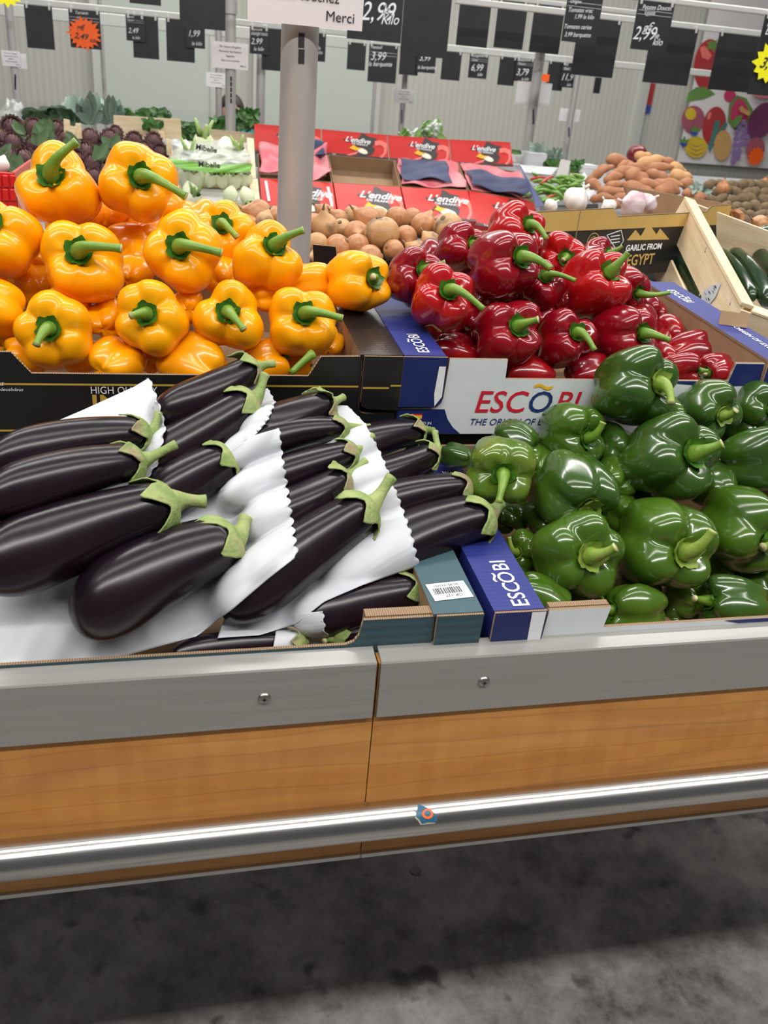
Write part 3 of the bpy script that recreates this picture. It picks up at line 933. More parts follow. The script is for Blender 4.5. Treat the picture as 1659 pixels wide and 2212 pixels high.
YB = 'yellow_bell_pepper'
Yw = [
 ('yellow bell pepper at the top left of its heap with a long upright stem', 130, 412, 190, (134, 402), (166, 306), 1.30, 3, 11, 0.95, {'stemlen': 2.2, 'spin': 95}),
 ('yellow bell pepper at the very top of its heap, curved stem pointing right', 297, 400, 176, (322, 405), (402, 425), 1.30, 4, 12, 1.08, {'spin': 20}),
 ('yellow bell pepper cut by the left photo edge, in the row under the top one', 2, 516, 172, (6, 500), (-24, 492), 1.22, 4, 13, 1.0, {}),
 ('yellow bell pepper second from left in the upper middle row, thick stem to the right', 180, 567, 190, (192, 562), (262, 537), 1.20, 4, 14, 0.95, {'spin': 45}),
 ('yellow bell pepper in the middle of its heap, straight stem pointing right', 398, 550, 180, (402, 552), (479, 547), 1.20, 4, 15, 1.0, {'spin': 10}),
 ('yellow bell pepper in front of the steel pole, stem pointing up right', 573, 560, 163, (600, 546), (656, 497), 1.19, 3, 16, 1.05, {}),
 ('yellow bell pepper at the back right of its heap, half hidden by two others', 485, 505, 145, (488, 500), (512, 512), 1.32, 4, 17, 0.95, {}),
 ('yellow bell pepper leftmost of the bottom row, stem pointing down left', 125, 718, 172, (127, 722), (78, 746), 1.118, 5, 18, 0.95, {'spin': 30}),
 ('yellow bell pepper second in the bottom row, curled stem to the left', 330, 687, 164, (330, 690), (282, 682), 1.125, 5, 19, 0.95, {'spin': 0}),
 ('yellow bell pepper third in the bottom row, stub stem curling down', 494, 685, 162, (502, 686), (527, 712), 1.125, 3, 20, 0.95, {'spin': 70}),
 ('yellow bell pepper rightmost of the bottom row, long stem reaching the crate ledge', 652, 695, 164, (663, 690), (740, 688), 1.128, 4, 21, 1.0, {'spin': 45}),
 ('yellow bell pepper lying alone on the black ledge beside the red peppers', 770, 611, 146, (810, 611), (806, 598), 1.215, 4, 22, 1.05, {'stemlen': 0.5, 'spin': 45}),
 ('yellow bell pepper at the left photo edge above the bottom row, stem unseen', -16, 668, 140, (-60, 660), None, 1.16, 4, 23, 1.0, {}),
]
for lab, cx, cy, w, cal, tip, Y, n, sd, ar, kw in Yw:
    pepper(YB, lab, cx, cy, w, cal, tip, Y, 'yellow_skin', n, sd, ar, 'yellow bell peppers in the black crate', **kw)
# partly buried ones, lying on their sides
Yf = [(252, 785, 122, 1.118, (.5, 1, .05)), (420, 790, 150, 1.118, (-.7, 1, .0)), (575, 785, 100, 1.12, (1, .1, .3)), (50, 775, 90, 1.13, (-1, 0, .2)),
      (712, 738, 70, 1.165, (.3, 1, .2)), (668, 612, 96, 1.24, (1, .4, .1)), (225, 690, 100, 1.19, (0, 1, .2)), (70, 615, 110, 1.27, (-.4, 1, .1)),
      (292, 590, 92, 1.27, (.3, .8, .2)), (280, 525, 90, 1.33, (-1, .2, -.1)), (320, 520, 80, 1.34, (.6, .7, -.4)), (140, 655, 100, 1.19, (.5, .8, 0)),
      (405, 660, 90, 1.2, (0, 1, 0)), (575, 640, 90, 1.2, (.6, .8, 0)), (480, 600, 90, 1.27, (0, 1, .2)), (440, 480, 90, 1.38, (0, 1, .2)),
      (200, 480, 110, 1.38, (0, 1, .2)), (350, 445, 100, 1.40, (.8, .6, .1)), (560, 760, 70, 1.16, (0, 1, 0)), (320, 770, 80, 1.17, (0, 1, 0)), (170, 770, 80, 1.17, (1, 1, 0)), (-20, 600, 110, 1.30, (0, 1, 0)), (20, 740, 90, 1.18, (0, 1, 0)), (640, 790, 70, 1.15, (1, .2, 0)), (685, 690, 80, 1.22, (.2, 1, 0)), (610, 600, 90, 1.27, (1, .2, 0)), (240, 470, 110, 1.385, (0, 1, .3)), (315, 505, 110, 1.37, (.3, 1, .3)), (395, 480, 96, 1.40, (0, 1, .2)), (150, 500, 110, 1.37, (0, 1, .3)), (90, 560, 100, 1.30, (0, 1, .2)), (300, 560, 90, 1.31, (0, 1, .2)), (520, 560, 90, 1.31, (0, 1, .2))]
YL = {0: 'yellow bell pepper lying sideways at the front rim, left of the paper tip', 1: 'yellow bell pepper lying sideways at the front rim, behind the highest aubergine',
      2: 'yellow bell pepper at the front rim just left of the loose stem', 3: 'yellow bell pepper lying behind, between the pole base and the lone pepper', 4: 'yellow bell pepper sliver against the right wall of the black crate', 17: 'yellow bell pepper edge peeping behind the right top pepper'}
for k, (cx, cy, w, Y, ax) in enumerate(Yf):
    pepper(YB, YL.get(k) or 'yellow bell pepper partly buried under the stem-forward ones in the black crate', cx, cy, w, None, None, Y, 'yellow_skin_deep', 3+k % 2, 60+k, 1.18, 'yellow bell peppers in the black crate', axis=ax, small=2)
# a loose stem lying against the slanted crate cut-out
a, b = aty(628, 806, 1.062), aty(677, 764, 1.075)
g = G().tube(bez(a, a+(b-a)*.3, a+(b-a)*.7+np.array((0, 0, .003)), b, 8), [.0042, .0042, .0044, .0044, .0046, .005, .0062, .0066], 10, 0, 1)
setp(obj('pepper_stem', g, ['stem_green', 'stem_cut']), 'loose green stem poking over the cut-out of the black crate', 'stem')

RB = 'red_bell_pepper'
Rw = [
 ('large dark red bell pepper near the top, stem pointing level to the right', 1085, 570, 158, (1120, 570), (1190, 580), 1.185, 4, 31, 1.12, {'spin': 45}, 0),
 ('red bell pepper at the left front of the heap above the blue ledge', 953, 650, 147, (966, 640), (1044, 668), 1.135, 4, 32, 1.05, {'spin': 20}, 1),
 ('red bell pepper in the front row centre, stem hooked up right', 1090, 722, 158, (1112, 716), (1163, 690), 1.13, 4, 33, 1.05, {'spin': 50}, 0),
 ('red bell pepper in the front row, stem drooping down right', 1222, 738, 134, (1237, 728), (1284, 756), 1.135, 3, 34, 1.15, {}, 0),
 ('dark red bell pepper touching the lone yellow pepper on the ledge', 893, 600, 128, (915, 597), (962, 567), 1.21, 4, 35, 1.1, {'stemlen': 1.0}, 0),
 ('red bell pepper at the upper left of the heap with a short stem', 992, 532, 114, (1020, 537), (1030, 531), 1.29, 4, 36, 1.0, {'stemlen': 0.5}, 0),
 ('bright red bell pepper at the peak of the heap with a hooked stem', 1112, 500, 126, (1138, 497), (1180, 516), 1.30, 4, 37, 1.0, {}, 1),
 ('bright red bell pepper with a round stem stub right of the peak', 1213, 556, 112, (1214, 568), (1216, 562), 1.30, 4, 38, 1.05, {'stemlen': 0.4}, 1),
 ('long bright red bell pepper with the tallest upright stem on the right', 1278, 622, 150, (1304, 602), (1357, 546), 1.20, 4, 39, 1.22, {'stemlen': 1.9, 'spin': 45}, 1),
 ('dark red bell pepper behind the centre with an arched stem', 1170, 622, 105, (1172, 608), (1243, 606), 1.20, 4, 40, 1.05, {'stemlen': 1.9}, 0),
 ('red bell pepper at the back right with a brown-tipped stem', 1290, 562, 92, (1310, 556), (1345, 532), 1.37, 4, 41, 1.0, {}, 0),
 ('red bell pepper on the right slope with a long level stem', 1356, 622, 96, (1372, 640), (1446, 632), 1.30, 4, 42, 1.05, {'stemlen': 2.0}, 0),
 ('wide red bell pepper behind the topmost green pepper, stem to the right', 1345, 722, 138, (1378, 729), (1447, 735), 1.15, 4, 43, 1.15, {'stemlen': 1.6}, 0),
 ('red bell pepper low on the right beside the brown inner wall', 1490, 765, 98, (1540, 757), (1572, 746), 1.22, 4, 44, 1.3, {}, 0),
 ('small red bell pepper at the front right with a cut stem end', 1468, 800, 88, (1506, 802), (1530, 801), 1.12, 3, 45, 1.25, {'stemlen': 0.7}, 0),
]
for lab, cx, cy, w, cal, tip, Y, n, sd, ar, kw, br in Rw:
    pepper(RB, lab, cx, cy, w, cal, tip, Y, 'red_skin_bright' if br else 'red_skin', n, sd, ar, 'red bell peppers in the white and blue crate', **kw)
Rf = [(1555, 805, 92, 1.13, (-1, -.2, .0)), (1440, 728, 96, 1.28, (0, 1, .1)), (1140, 812, 110, 1.12, (-1, .2, 0)), (1272, 808, 96, 1.125, (1, .2, .1)), (985, 765, 104, 1.15, (-1, .4, .1)),
      (1042, 640, 70, 1.22, (0, 1, 0)), (1200, 655, 90, 1.22, (0, 1, 0)), (1165, 690, 90, 1.2, (0, 1, 0)), (1030, 700, 90, 1.2, (.3, 1, 0)), (1370, 790, 90, 1.14, (1, 0, 0)),
      (1290, 680, 90, 1.22, (0, 1, 0)), (1240, 610, 90, 1.30, (0, 1, 0)), (1060, 560, 90, 1.32, (0, 1, 0)), (950, 700, 80, 1.22, (0, 1, 0)), (1400, 670, 80, 1.34, (0, 1, 0)), (1380, 700, 90, 1.26, (1, 1, 0)), (1160, 540, 80, 1.34, (0, 1, 0)), (930, 560, 90, 1.33, (0, 1, 0)), (1435, 780, 80, 1.2, (0, 1, 0)), (1330, 590, 70, 1.38, (0, 1, 0)), (1100, 645, 90, 1.25, (0, 1, 0)), (990, 690, 80, 1.23, (.3, 1, 0)), (1160, 775, 80, 1.19, (0, 1, 0)), (1270, 780, 80, 1.19, (0, 1, 0)), (1320, 760, 80, 1.21, (0, 1, 0)), (1030, 600, 80, 1.29, (0, 1, 0)), (1220, 690, 80, 1.24, (0, 1, 0)), (1060, 790, 80, 1.18, (0, 1, 0))]
RL = {0: 'red bell pepper lying sideways in the front right corner of the white crate', 1: 'round red bell pepper in the middle of the low front cut-out', 2: 'red bell pepper at the front rim, left of the topmost green pepper', 3: 'bright red bell pepper low at the left behind the white crate tab', 4: 'small round red bell pepper on the right slope below the level stem'}
RL = {0: RL[0], 1: RL[4], 2: RL[1], 3: RL[2], 4: RL[3]}
for k, (cx, cy, w, Y, ax) in enumerate(Rf):
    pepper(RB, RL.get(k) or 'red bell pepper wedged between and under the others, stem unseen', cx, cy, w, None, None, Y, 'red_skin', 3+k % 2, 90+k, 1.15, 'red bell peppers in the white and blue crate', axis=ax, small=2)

GB = 'green_bell_pepper'
Gw = [
 ('green bell pepper topmost of its heap, in front of the red peppers', 1368, 838, 182, (1412, 836), (1450, 872), 1.01, 4, 51, 1.12, {'spin': 30, 'old': True}, 0),
 ('green bell pepper covering the end of the brand word on the white crate', 1232, 938, 146, (1262, 950), (1303, 912), 1.01, 4, 52, 1.05, {'spin': 45}, 1),
 ('large dark green bell pepper in the middle with a straight stem to the right', 1445, 990, 205, (1478, 984), (1561, 958), 0.94, 4, 53, 1.12, {'spin': 15, 'stemlen': 2.0}, 0),
 ('green bell pepper right behind the topmost one, flattened stem curling up', 1528, 884, 140, (1548, 903), (1590, 886), 1.02, 4, 54, 1.05, {'old': True}, 0),
 ('green bell pepper at the right photo edge, third in the back row', 1638, 880, 116, (1654, 890), (1675, 885), 1.03, 4, 55, 1.0, {}, 0),
 ('smooth green bell pepper lying sideways at the right photo edge', 1648, 990, 165, (1715, 985), None, 0.945, 3, 56, 1.2, {}, 0),
 ('brownish green bell pepper beside the aubergines, stem hanging straight down', 1080, 1014, 162, (1079, 1028), (1077, 1085), 0.925, 4, 57, 1.05, {'spin': 45, 'stemlen': 2.0}, 2),
 ('green bell pepper lying sideways behind the lumpiest one', 1238, 1062, 182, (1262, 1104), None, 0.905, 4, 58, 1.1, {'old': True}, 0),
 ('lumpiest green bell pepper at the front with yellow-green patches', 1248, 1192, 204, (1262, 1198), (1330, 1182), 0.835, 5, 59, 0.95, {'spin': 10, 'old': True, 'stemlen': 2.0, 'lob': 0.50}, 1),
 ('large green bell pepper at the front, right of the lumpiest one', 1432, 1178, 214, (1458, 1190), (1540, 1146), 0.85, 4, 60, 1.12, {'spin': 30, 'old': True, 'stemlen': 1.8, 'lob': 0.47}, 1),
 ('green bell pepper at the right photo edge with its stem facing forward', 1602, 1146, 192, (1640, 1168), (1648, 1182), 0.875, 4, 61, 1.1, {'stemlen': 0.7}, 1),
 ('green bell pepper low at the left with a dry cut stem pointing up', 1135, 1188, 96, (1112, 1192), (1100, 1160), 0.885, 4, 62, 1.0, {'old': True, 'stemlen': 0.9}, 1),
 ('green bell pepper peeking out behind the brownish green one', 1112, 955, 100, (1160, 985), None, 1.01, 4, 63, 1.1, {}, 0),
]
for lab, cx, cy, w, cal, tip, Y, n, sd, ar, kw, br in Gw:
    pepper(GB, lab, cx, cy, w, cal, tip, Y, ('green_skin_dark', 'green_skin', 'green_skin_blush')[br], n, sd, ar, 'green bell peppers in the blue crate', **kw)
Gf = [(1368, 1314, 128, .79, (-1, -.1, .05)), (1585, 1300, 130, .79, (-1, .1, .05)), (1170, 1290, 110, .80, (-.8, .4, .2)), (1325, 965, 100, 1.0, (0, 1, 0)), (1325, 1035, 100, .96, (.3, 1, 0)),
      (1180, 1120, 100, .93, (0, 1, 0)), (1480, 1280, 100, .84, (0, 1, 0)), (1640, 1250, 110, .86, (0, 1, 0)), (1340, 1110, 110, .93, (0, 1, 0)), (1540, 1050, 110, .95, (0, 1, 0)),
      (1160, 1000, 90, 1.0, (.5, 1, 0)), (1270, 1290, 90, .84, (0, 1, 0)), (1110, 1110, 80, .97, (0, 1, 0)), (1600, 930, 100, 1.04, (0, 1, 0)), (1450, 900, 90, 1.04, (0, 1, 0)), (985, 985, 60, 1.02, (-1, 1, 0)), (1660, 1310, 100, .85, (1, 0, 0)), (1250, 1000, 90, .99, (1, 1, 0)), (1375, 1265, 100, .86, (0, 1, 0)), (1120, 1250, 80, .87, (0, 1, 0)), (1475, 1325, 90, .84, (1, .4, 0)), (1290, 1340, 80, .83, (0, 1, 0)), (1560, 1235, 100, .90, (0, 1, 0)), (1220, 1340, 80, .83, (1, 1, 0)), (1400, 1080, 110, .98, (0, 1, 0)), (1090, 1110, 90, .98, (0, 1, 0)), (1560, 1000, 100, 1.0, (0, 1, 0))]
GL = {0: 'smooth green bell pepper lying sideways at the front rim, right of the white tab', 1: 'green bell pepper lying sideways at the front rim, near the right photo edge', 2: 'green bell pepper lying at the front left beside the blue ledge lettering', 3: 'dark green bell pepper in the gap right of the word-covering one'}
for k, (cx, cy, w, Y, ax) in enumerate(Gf):
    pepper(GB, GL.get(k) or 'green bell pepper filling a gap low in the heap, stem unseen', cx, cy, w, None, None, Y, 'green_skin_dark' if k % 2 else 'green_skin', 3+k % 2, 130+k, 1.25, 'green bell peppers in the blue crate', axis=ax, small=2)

# ================================================================ aubergines
def aub_body(C0, C1, R, seed, nu=36, nv=44, bendv=None, top=0.66):
    """C0 blossom end, C1 calyx end (world).  returns world grid and frame"""
    rd = np.random.RandomState(seed)
    C0, C1 = np.array(C0), np.array(C1)
    ax = C1-C0
    L = np.linalg.norm(ax)
    ax = ax/L
    x = np.cross(ax, (0, 0, 1)); x /= np.linalg.norm(x)
    y = np.cross(x, ax)                     # roughly up
    bend = rd.uniform(0.02, 0.07)*L if bendv is None else bendv
    ba = rd.uniform(0, 2*pi)
    us = np.concatenate([1-np.cos(np.linspace(0, pi/2, nv//3))[::1]*1.0])*0.16
    us = np.concatenate([us[:-1], np.linspace(0.16, 0.90, nv//3), 0.90+0.10*np.sin(np.linspace(0, pi/2, nv//3))[1:]])
    f = rd.uniform(0, 2*pi, 5)
    P = np.zeros((len(us), nu, 3))
    th = np.linspace(0, 2*pi, nu, endpoint=False)
    for j, u in enumerate(us):
        a = sqrt(max(0.0, 1-((0.30-u)/0.30)**2)) if u < 0.30 else 1.0
        t = max(0.0, (u-0.30)/0.70)
        b = 1-(1-top)*(t**1.5)
        e = sqrt(max(0.0, 1-(max(0, u-0.90)/0.10)**2)) if u > 0.90 else 1.0
        r = R*(a**0.9)*b*e
        rr = r*(1+0.014*np.sin(3*th+f[0]+1.5*u)+0.012*np.sin(5*th+f[1]+u)+0.006*np.sin(8*th+f[2]))
        c = C0+ax*L*u+(x*cos(ba)+y*abs(sin(ba)))*bend*4*u*(1-u)
        P[j] = c+np.outer(rr*np.cos(th), x)+np.outer(rr*np.sin(th), y)
    return P, ax, x, y, L

def aubergine(label, bl, Y0, cl, Y1, w, tip, seed, top=0.66, group='aubergines heaped in the teal crate', calrot=0.0, rvar=1.0):
    C0, C1 = aty(*bl, Y0), aty(*cl, Y1)
    R = 0.5*w*0.5*(depth(C0)+depth(C1))/FPX
    P, ax, x, y, L = aub_body(C0, C1, R, seed, top=top)
    t = thing('aubergine', label, 'aubergine', (C0+C1)/2, group, T_(V((C0+C1)/2)))
    obj('body', G().grid(P, 0, True), 'aubergine_skin', t)
    rd = random.Random(seed)
    # calyx: five pointed lobes lying on the shoulder of the body
    rt = R*top
    nl = 5
    g = G()
    nu, nv = 60, 12
    Q = np.zeros((nv, nu, 3))
    rotk = rd.uniform(0, 2*pi)
    lens = [rd.uniform(0.75, 1.25) for _ in range(nl)]
    for i in range(nu):
        a = 2*pi*i/nu
        k = (a-rotk)/(2*pi)*nl
        ki = int(math.floor(k+0.5)) % nl
        fr = abs(k-math.floor(k+0.5))*2          # 0 at the lobe's middle, 1 at the notch
        ln = (0.95+0.95*lens[ki]*(max(0, 1-fr)**1.5))*rt
        # profile of the end cap as a polar curve from the pole down the side
        for j in range(nv):
            s = ln*(j/(nv-1))
            # arc over the cap: radius rt, cap height 0.1 L
            capr = rt*0.985
            qa = min(s/(capr*1.15), 1.0)
            if qa < 1.0:
                r_ = capr*sin(qa*pi/2)
                z_ = 0.10*L*(cos(qa*pi/2)-1)*0.93
            else:
                over = s-capr*1.15
                u_ = 0.90-over/L
                tt = max(0.0, (u_-0.30)/0.70)
                r_ = R*(1-(1-top)*(tt**1.5))
                z_ = -0.10*L-over
            edge = j/(nv-1)
            lift = 0.0026+0.0028*(edge**4)*(1 if fr < 0.75 else 0.5)*rd.uniform(0.6, 1.1)*(1.6 if lens[ki] > 1.1 else 0.6)
            if j == 0:
                r_ = 0.0
            ww = x*cos(a)+y*sin(a)
            Q[j, i] = C1+ax*(z_+lift*0.8)+ww*(r_+lift)
    g.grid(Q, 0, True)
    o = obj('calyx', g, 'aubergine_calyx', t)
    m = o.modifiers.new('thick', 'SOLIDIFY'); m.thickness = 0.0014; m.offset = 1
    # stem
    base = C1+ax*(-0.002)
    d = ray(*tip)
    pl = C1+ax*0.03
    T1 = CAM+d*(((pl-CAM) @ _F)/(d @ _F))
    v = T1-base
    if np.linalg.norm(v) > 0.062: T1 = base+v*0.062/np.linalg.norm(v)
    g = G()
    pts = bez(base, base+ax*0.014, T1-v*0.3, T1, 10)
    sc = rt/0.026
    rad = [sc*q for q in (0.0165, 0.0135, 0.0108, 0.0088, 0.0076, 0.0070, 0.0067, 0.0068, 0.0072, 0.0076)]
    g.tube(pts, rad, 14, 0, 1)
    obj('stem', g, ['aubergine_calyx', 'stem_cut'], t)
    return t, P

Aw = {
 'c3': [
  ('dark aubergine furthest back on the right, its calyx against the navy crate corner', (690, 1000), .94, (908, 930), 1.005, 84, (936, 930), 1),
  ('dark aubergine second from the back in the right column', (720, 1065), .90, (938, 978), .965, 80, (940, 932), 2),
  ('dark aubergine in the right column just behind the frontmost, stem over the green pepper', (730, 1130), .87, (1012, 1050), .915, 88, (1054, 1013), 3),
  ('large dark aubergine frontmost of the right column, reaching over the blue ledge', (700, 1285), .80, (1055, 1110), .875, 150, (1082, 1086), 4),
 ],
 'c2': [
  ('dark aubergine of the middle column furthest back, under the black crate', (520, 955), .93, (712, 872), .995, 96, (742, 858), 5),
  ('dark aubergine of the middle column second from the back with a long leafy calyx', (470, 1000), .90, (745, 925), .965, 80, (799, 922), 6),
  ('dark aubergine of the middle column third from the back with a brownish calyx', (480, 1080), .87, (765, 975), .935, 84, (806, 940), 7),
  ('dark aubergine of the middle column, second from the front', (520, 1150), .84, (748, 1032), .90, 100, (790, 995), 8),
  ('large dark aubergine of the middle column lying frontmost between the two papers', (475, 1325), .765, (800, 1092), .845, 146, (846, 1030), 9),
 ],
 'c1b': [
  ('dark aubergine highest in the heap, overlapping the yellow pepper crate', (335, 905), .955, (552, 795), 1.015, 98, (592, 785), 10),
  ('dark aubergine second highest in the heap, its calyx overlapping the one above', (290, 1030), .915, (548, 862), .970, 116, (573, 808), 11),
  ('dark aubergine with the widest calyx, lying on the crumpled white paper', (300, 1115), .875, (500, 985), .905, 120, (556, 943), 12),
  ('large dark aubergine frontmost of the left group, whole and glossy', (158, 1350), .745, (508, 1160), .815, 176, (532, 1118), 13),
 ],
 'c1a': [
  ('dark aubergine at the left, uppermost of the left stack', (-40, 1010), .855, (318, 935), .925, 110, (344, 893), 14),
  ('dark aubergine at the left, second from the top of the left stack', (-60, 1100), .80, (305, 995), .87, 120, (380, 960), 15),
  ('large dark aubergine at the left photo edge just behind the frontmost one', (-60, 1245), .755, (375, 1085), .828, 172, (444, 1083), 16),
 ],
 'low': [
  ('dark aubergine at the bottom of the crate, lying level under the white paper', (370, 1412), .752, (655, 1388), .760, 62, (640, 1384), 17),
  ('dark aubergine end in the crate corner beside the teal tab', (900, 1330), .80, (722, 1378), .765, 62, (700, 1385), 18),
 ('dark aubergine lying in shade beneath the middle paper, behind the teal tab', (630, 1345), .775, (905, 1275), .80, 110, (925, 1265), 19),
 ],
}
AP = {}
for k, rows in Aw.items():
    for (lab, bl, Y0, cl, Y1, w, tip, sd) in rows:
        t, P = aubergine(lab, bl, Y0, cl, Y1, w, tip, sd)
        AP.setdefault(k, []).append(P)

# ================================================================ white paper sheets with pinked edges, draped over the fruit below them
def bvh_of(groups):
    vs, fs = [], []
    for k in groups:
        for P in AP[k]:
            nv, nu = P.shape[:2]
            b = len(vs)
            vs += [V(p) for p in P.reshape(-1, 3)]
            fs += [(b+j*nu+i, b+j*nu+(i+1) % nu, b+(j+1)*nu+(i+1) % nu, b+(j+1)*nu+i) for j in range(nv-1) for i in range(nu)]
    return BVHTree.FromPolygons(vs, fs)
def heapY(py):
    return float(np.interp(py, [780, 830, 925, 1040, 1200, 1330, 1440], [1.045, 1.02, 0.955, 0.895, 0.815, 0.765, 0.732]))
def curve(pts, n):
    pts = np.array(pts, float)
    d = np.concatenate([[0], np.cumsum(np.linalg.norm(np.diff(pts, axis=0), axis=1))])
    t = np.linspace(0, d[-1], n)
    return np.stack([np.interp(t, d, pts[:, k]) for k in range(2)], 1)
def sheet(label, left, right, bottom, top, under, pinks=14, off=0.012, seed=0, nu=70, nv=110, smooth=6, tooth=6.0, wr=0.003):
    Lc, Rc, Bc, Tc = curve(left, nv), curve(right, nv), curve(bottom, nu), curve(top, nu)
    # left / right run from bottom to top; bottom / top run from left to right
    Q = np.zeros((nv, nu, 2))
    for j in range(nv):
        v = j/(nv-1)
        for i in range(nu):
            u = i/(nu-1)
            Q[j, i] = (1-u)*Lc[j]+u*Rc[j]+(1-v)*Bc[i]+v*Tc[i]-((1-u)*(1-v)*Lc[0]+u*(1-v)*Rc[0]+(1-u)*v*Lc[-1]+u*v*Rc[-1])
    bv = bvh_of(under) if under else None
    D = np.zeros((nv, nu))
    rd = np.random.RandomState(seed)
    for j in range(nv):
        for i in range(nu):
            px, py = Q[j, i]
            d = ray(px, py)
            p = aty(px, py, heapY(py)+off)
            ln = np.linalg.norm(p-CAM)
            dn = d/np.linalg.norm(d)
            if bv:
                h = bv.ray_cast(V(CAM), V(dn))
                if h[0] is not None:
                    ln = min(ln, h[3]-0.004)
            D[j, i] = ln
    D0 = D.copy()
    for _ in range(smooth):
        E = D.copy()
        E[1:-1] = (D[:-2]+D[1:-1]*2+D[2:])/4
        F_ = E.copy()
        F_[:, 1:-1] = (E[:, :-2]+E[:, 1:-1]*2+E[:, 2:])/4
        D = np.minimum(F_, D0+0.0)
    P = np.zeros((nv, nu, 3))
    ph = rd.uniform(0, 2*pi, 12)
    for j in range(nv):
        for i in range(nu):
            px, py = Q[j, i]
            # pinked edge on the right
            if i == nu-1 and pinks:
                e = Rc[min(j+1, nv-1)]-Rc[max(j-1, 0)]
                e = e/(np.linalg.norm(e)+1e-9)
                nrm = np.array([-e[1], e[0]])
                if nrm[0] < 0: nrm = -nrm
                s = abs(sin(pi*pinks*j/(nv-1)))
                px, py = np.array([px, py])-nrm*tooth*1.6*(1-s)
            d = ray(px, py)
            dn = d/np.linalg.norm(d)
            a, b = px/90.0, py/110.0
            wv = wr*(sin(1.7*a+2.3*b+ph[0])*0.5+sin(3.1*a-2.2*b+ph[1])*0.35+abs(sin(2.2*a+1.1*b+ph[2]))*0.6+abs(sin(0.9*a-2.9*b+ph[3]))*0.5-0.6+0.25*sin(7*a+5*b+ph[4]))
            P[j, i] = CAM+dn*(D[j, i]-max(0.0, wv)*1.0)
    o = obj('paper_sheet', G().grid(P), 'paper_white')
    m = o.modifiers.new('thick', 'SOLIDIFY'); m.thickness = 0.0003
    setp(o, label, 'paper sheet', 'pinked white papers between the aubergines')
    return o
sheet('white pinked paper sheet in the middle, under the second column of aubergines',
      [(470, 1378), (560, 1120), (640, 880)], [(908, 1222), (893, 1155), (862, 1070), (828, 985), (792, 915), (752, 876)],
      [(470, 1378), (560, 1372), (640, 1348), (700, 1300), (780, 1265), (908, 1222)], [(640, 880), (700, 874), (752, 876)], ['c3', 'low'], 17, seed=2, off=0.014)
sheet('large crumpled white pinked paper sheet under the frontmost left aubergine',
      [(-70, 1450), (-60, 1300), (150, 1100), (420, 980)], [(646, 1198), (636, 1130), (622, 1040), (612, 980), (606, 924)],
      [(-70, 1450), (50, 1438), (130, 1432), (260, 1420), (330, 1400), (425, 1374), (500, 1318), (580, 1250), (646, 1198)], [(420, 980), (520, 948), (606, 924)], ['c3', 'c2', 'low'], 13, seed=5, off=0.016, wr=0.0055)
sheet('narrow white pinked paper strip right of the second highest aubergine',
      [(470, 1000), (500, 900), (530, 850)], [(560, 932), (582, 905), (597, 868), (580, 838)],
      [(470, 1000), (520, 962), (560, 932)], [(530, 850), (560, 842), (580, 838)], ['c2', 'c3'], 8, seed=7, nu=30, nv=60, off=0.008)
sheet('white pinked paper sheet rising to a point in front of the black crate',
      [(20, 962), (20, 962), (40, 945)], [(250, 1120), (330, 1020), (345, 1000), (360, 920), (345, 870), (325, 814)],
      [(20, 1060), (120, 1100), (250, 1120)], [(40, 945), (180, 885), (290, 835), (325, 814)], ['c1b', 'c2'], 13, seed=9, off=0.006)
sheet('small piece of white pinked paper low beside the teal crate tab',
      [(590, 1400), (600, 1340)], [(728, 1394), (705, 1365), (700, 1320)],
      [(590, 1400), (660, 1398), (728, 1394)], [(600, 1340), (650, 1325), (700, 1320)], ['low'], 4, seed=4, nu=30, nv=40, off=0.020)
# ================================================================ behind the front row: pole, onions, garlic, courgettes
def pole(label, px, py, Y, dia, z0, z1, slots=None, parent_mark=None, collar=None):
    c = aty(px, py, Y)
    t = thing('sign_pole', label, 'pole', (c[0], Y, z0))
    g = G()
    g.tube([(c[0], Y, z0), (c[0], Y, z1)], dia/2, 40)
    obj('tube', g, 'pole_steel', t, auto=40)
    if slots:
        for i, sz in enumerate(slots):
            x = c[0]+0.05*dia
            obj('slot', G().box(x-0.075*dia, x+0.075*dia, Y-dia/2-0.0006, Y-dia/2+0.01, sz-slots_h, sz+slots_h), 'print_ink', t, smooth=False)
    if collar:
        obj('collar', G().tube([(c[0], Y, collar), (c[0], Y, collar+0.05)], dia*0.62, 24), 'pole_steel', t, auto=40)
    return t, c
def sign(label, tl, br, Y, lines, tilt=0.0, name='notice_sign', size=None, edge=True, ink='print_ink', thick=0.003):
    """white board facing the viewer; tl, br: pixels of its top left and bottom right corner at distance Y"""
    a, b = aty(*tl, Y), aty(*br, Y)
    w, h = b[0]-a[0], a[2]-b[2]
    M = T_(V((a[0], Y, b[2]))) @ RY(tilt)
    t = thing(name, label, 'sign', (a[0]+w/2, Y, b[2]))
    obj('board', G().box(0, w, 0, thick, 0, h).xf(M), 'sign_white', t, smooth=False)
    g = G()
    for (u, v, s, al, tx) in lines:
        text(g, tx, s*h, M @ T_((u*w, -0.0008, v*h)), 0, 0, 0.004, al)
    if lines: obj('lettering', g, ink, t, smooth=False)
    return t, M, w, h

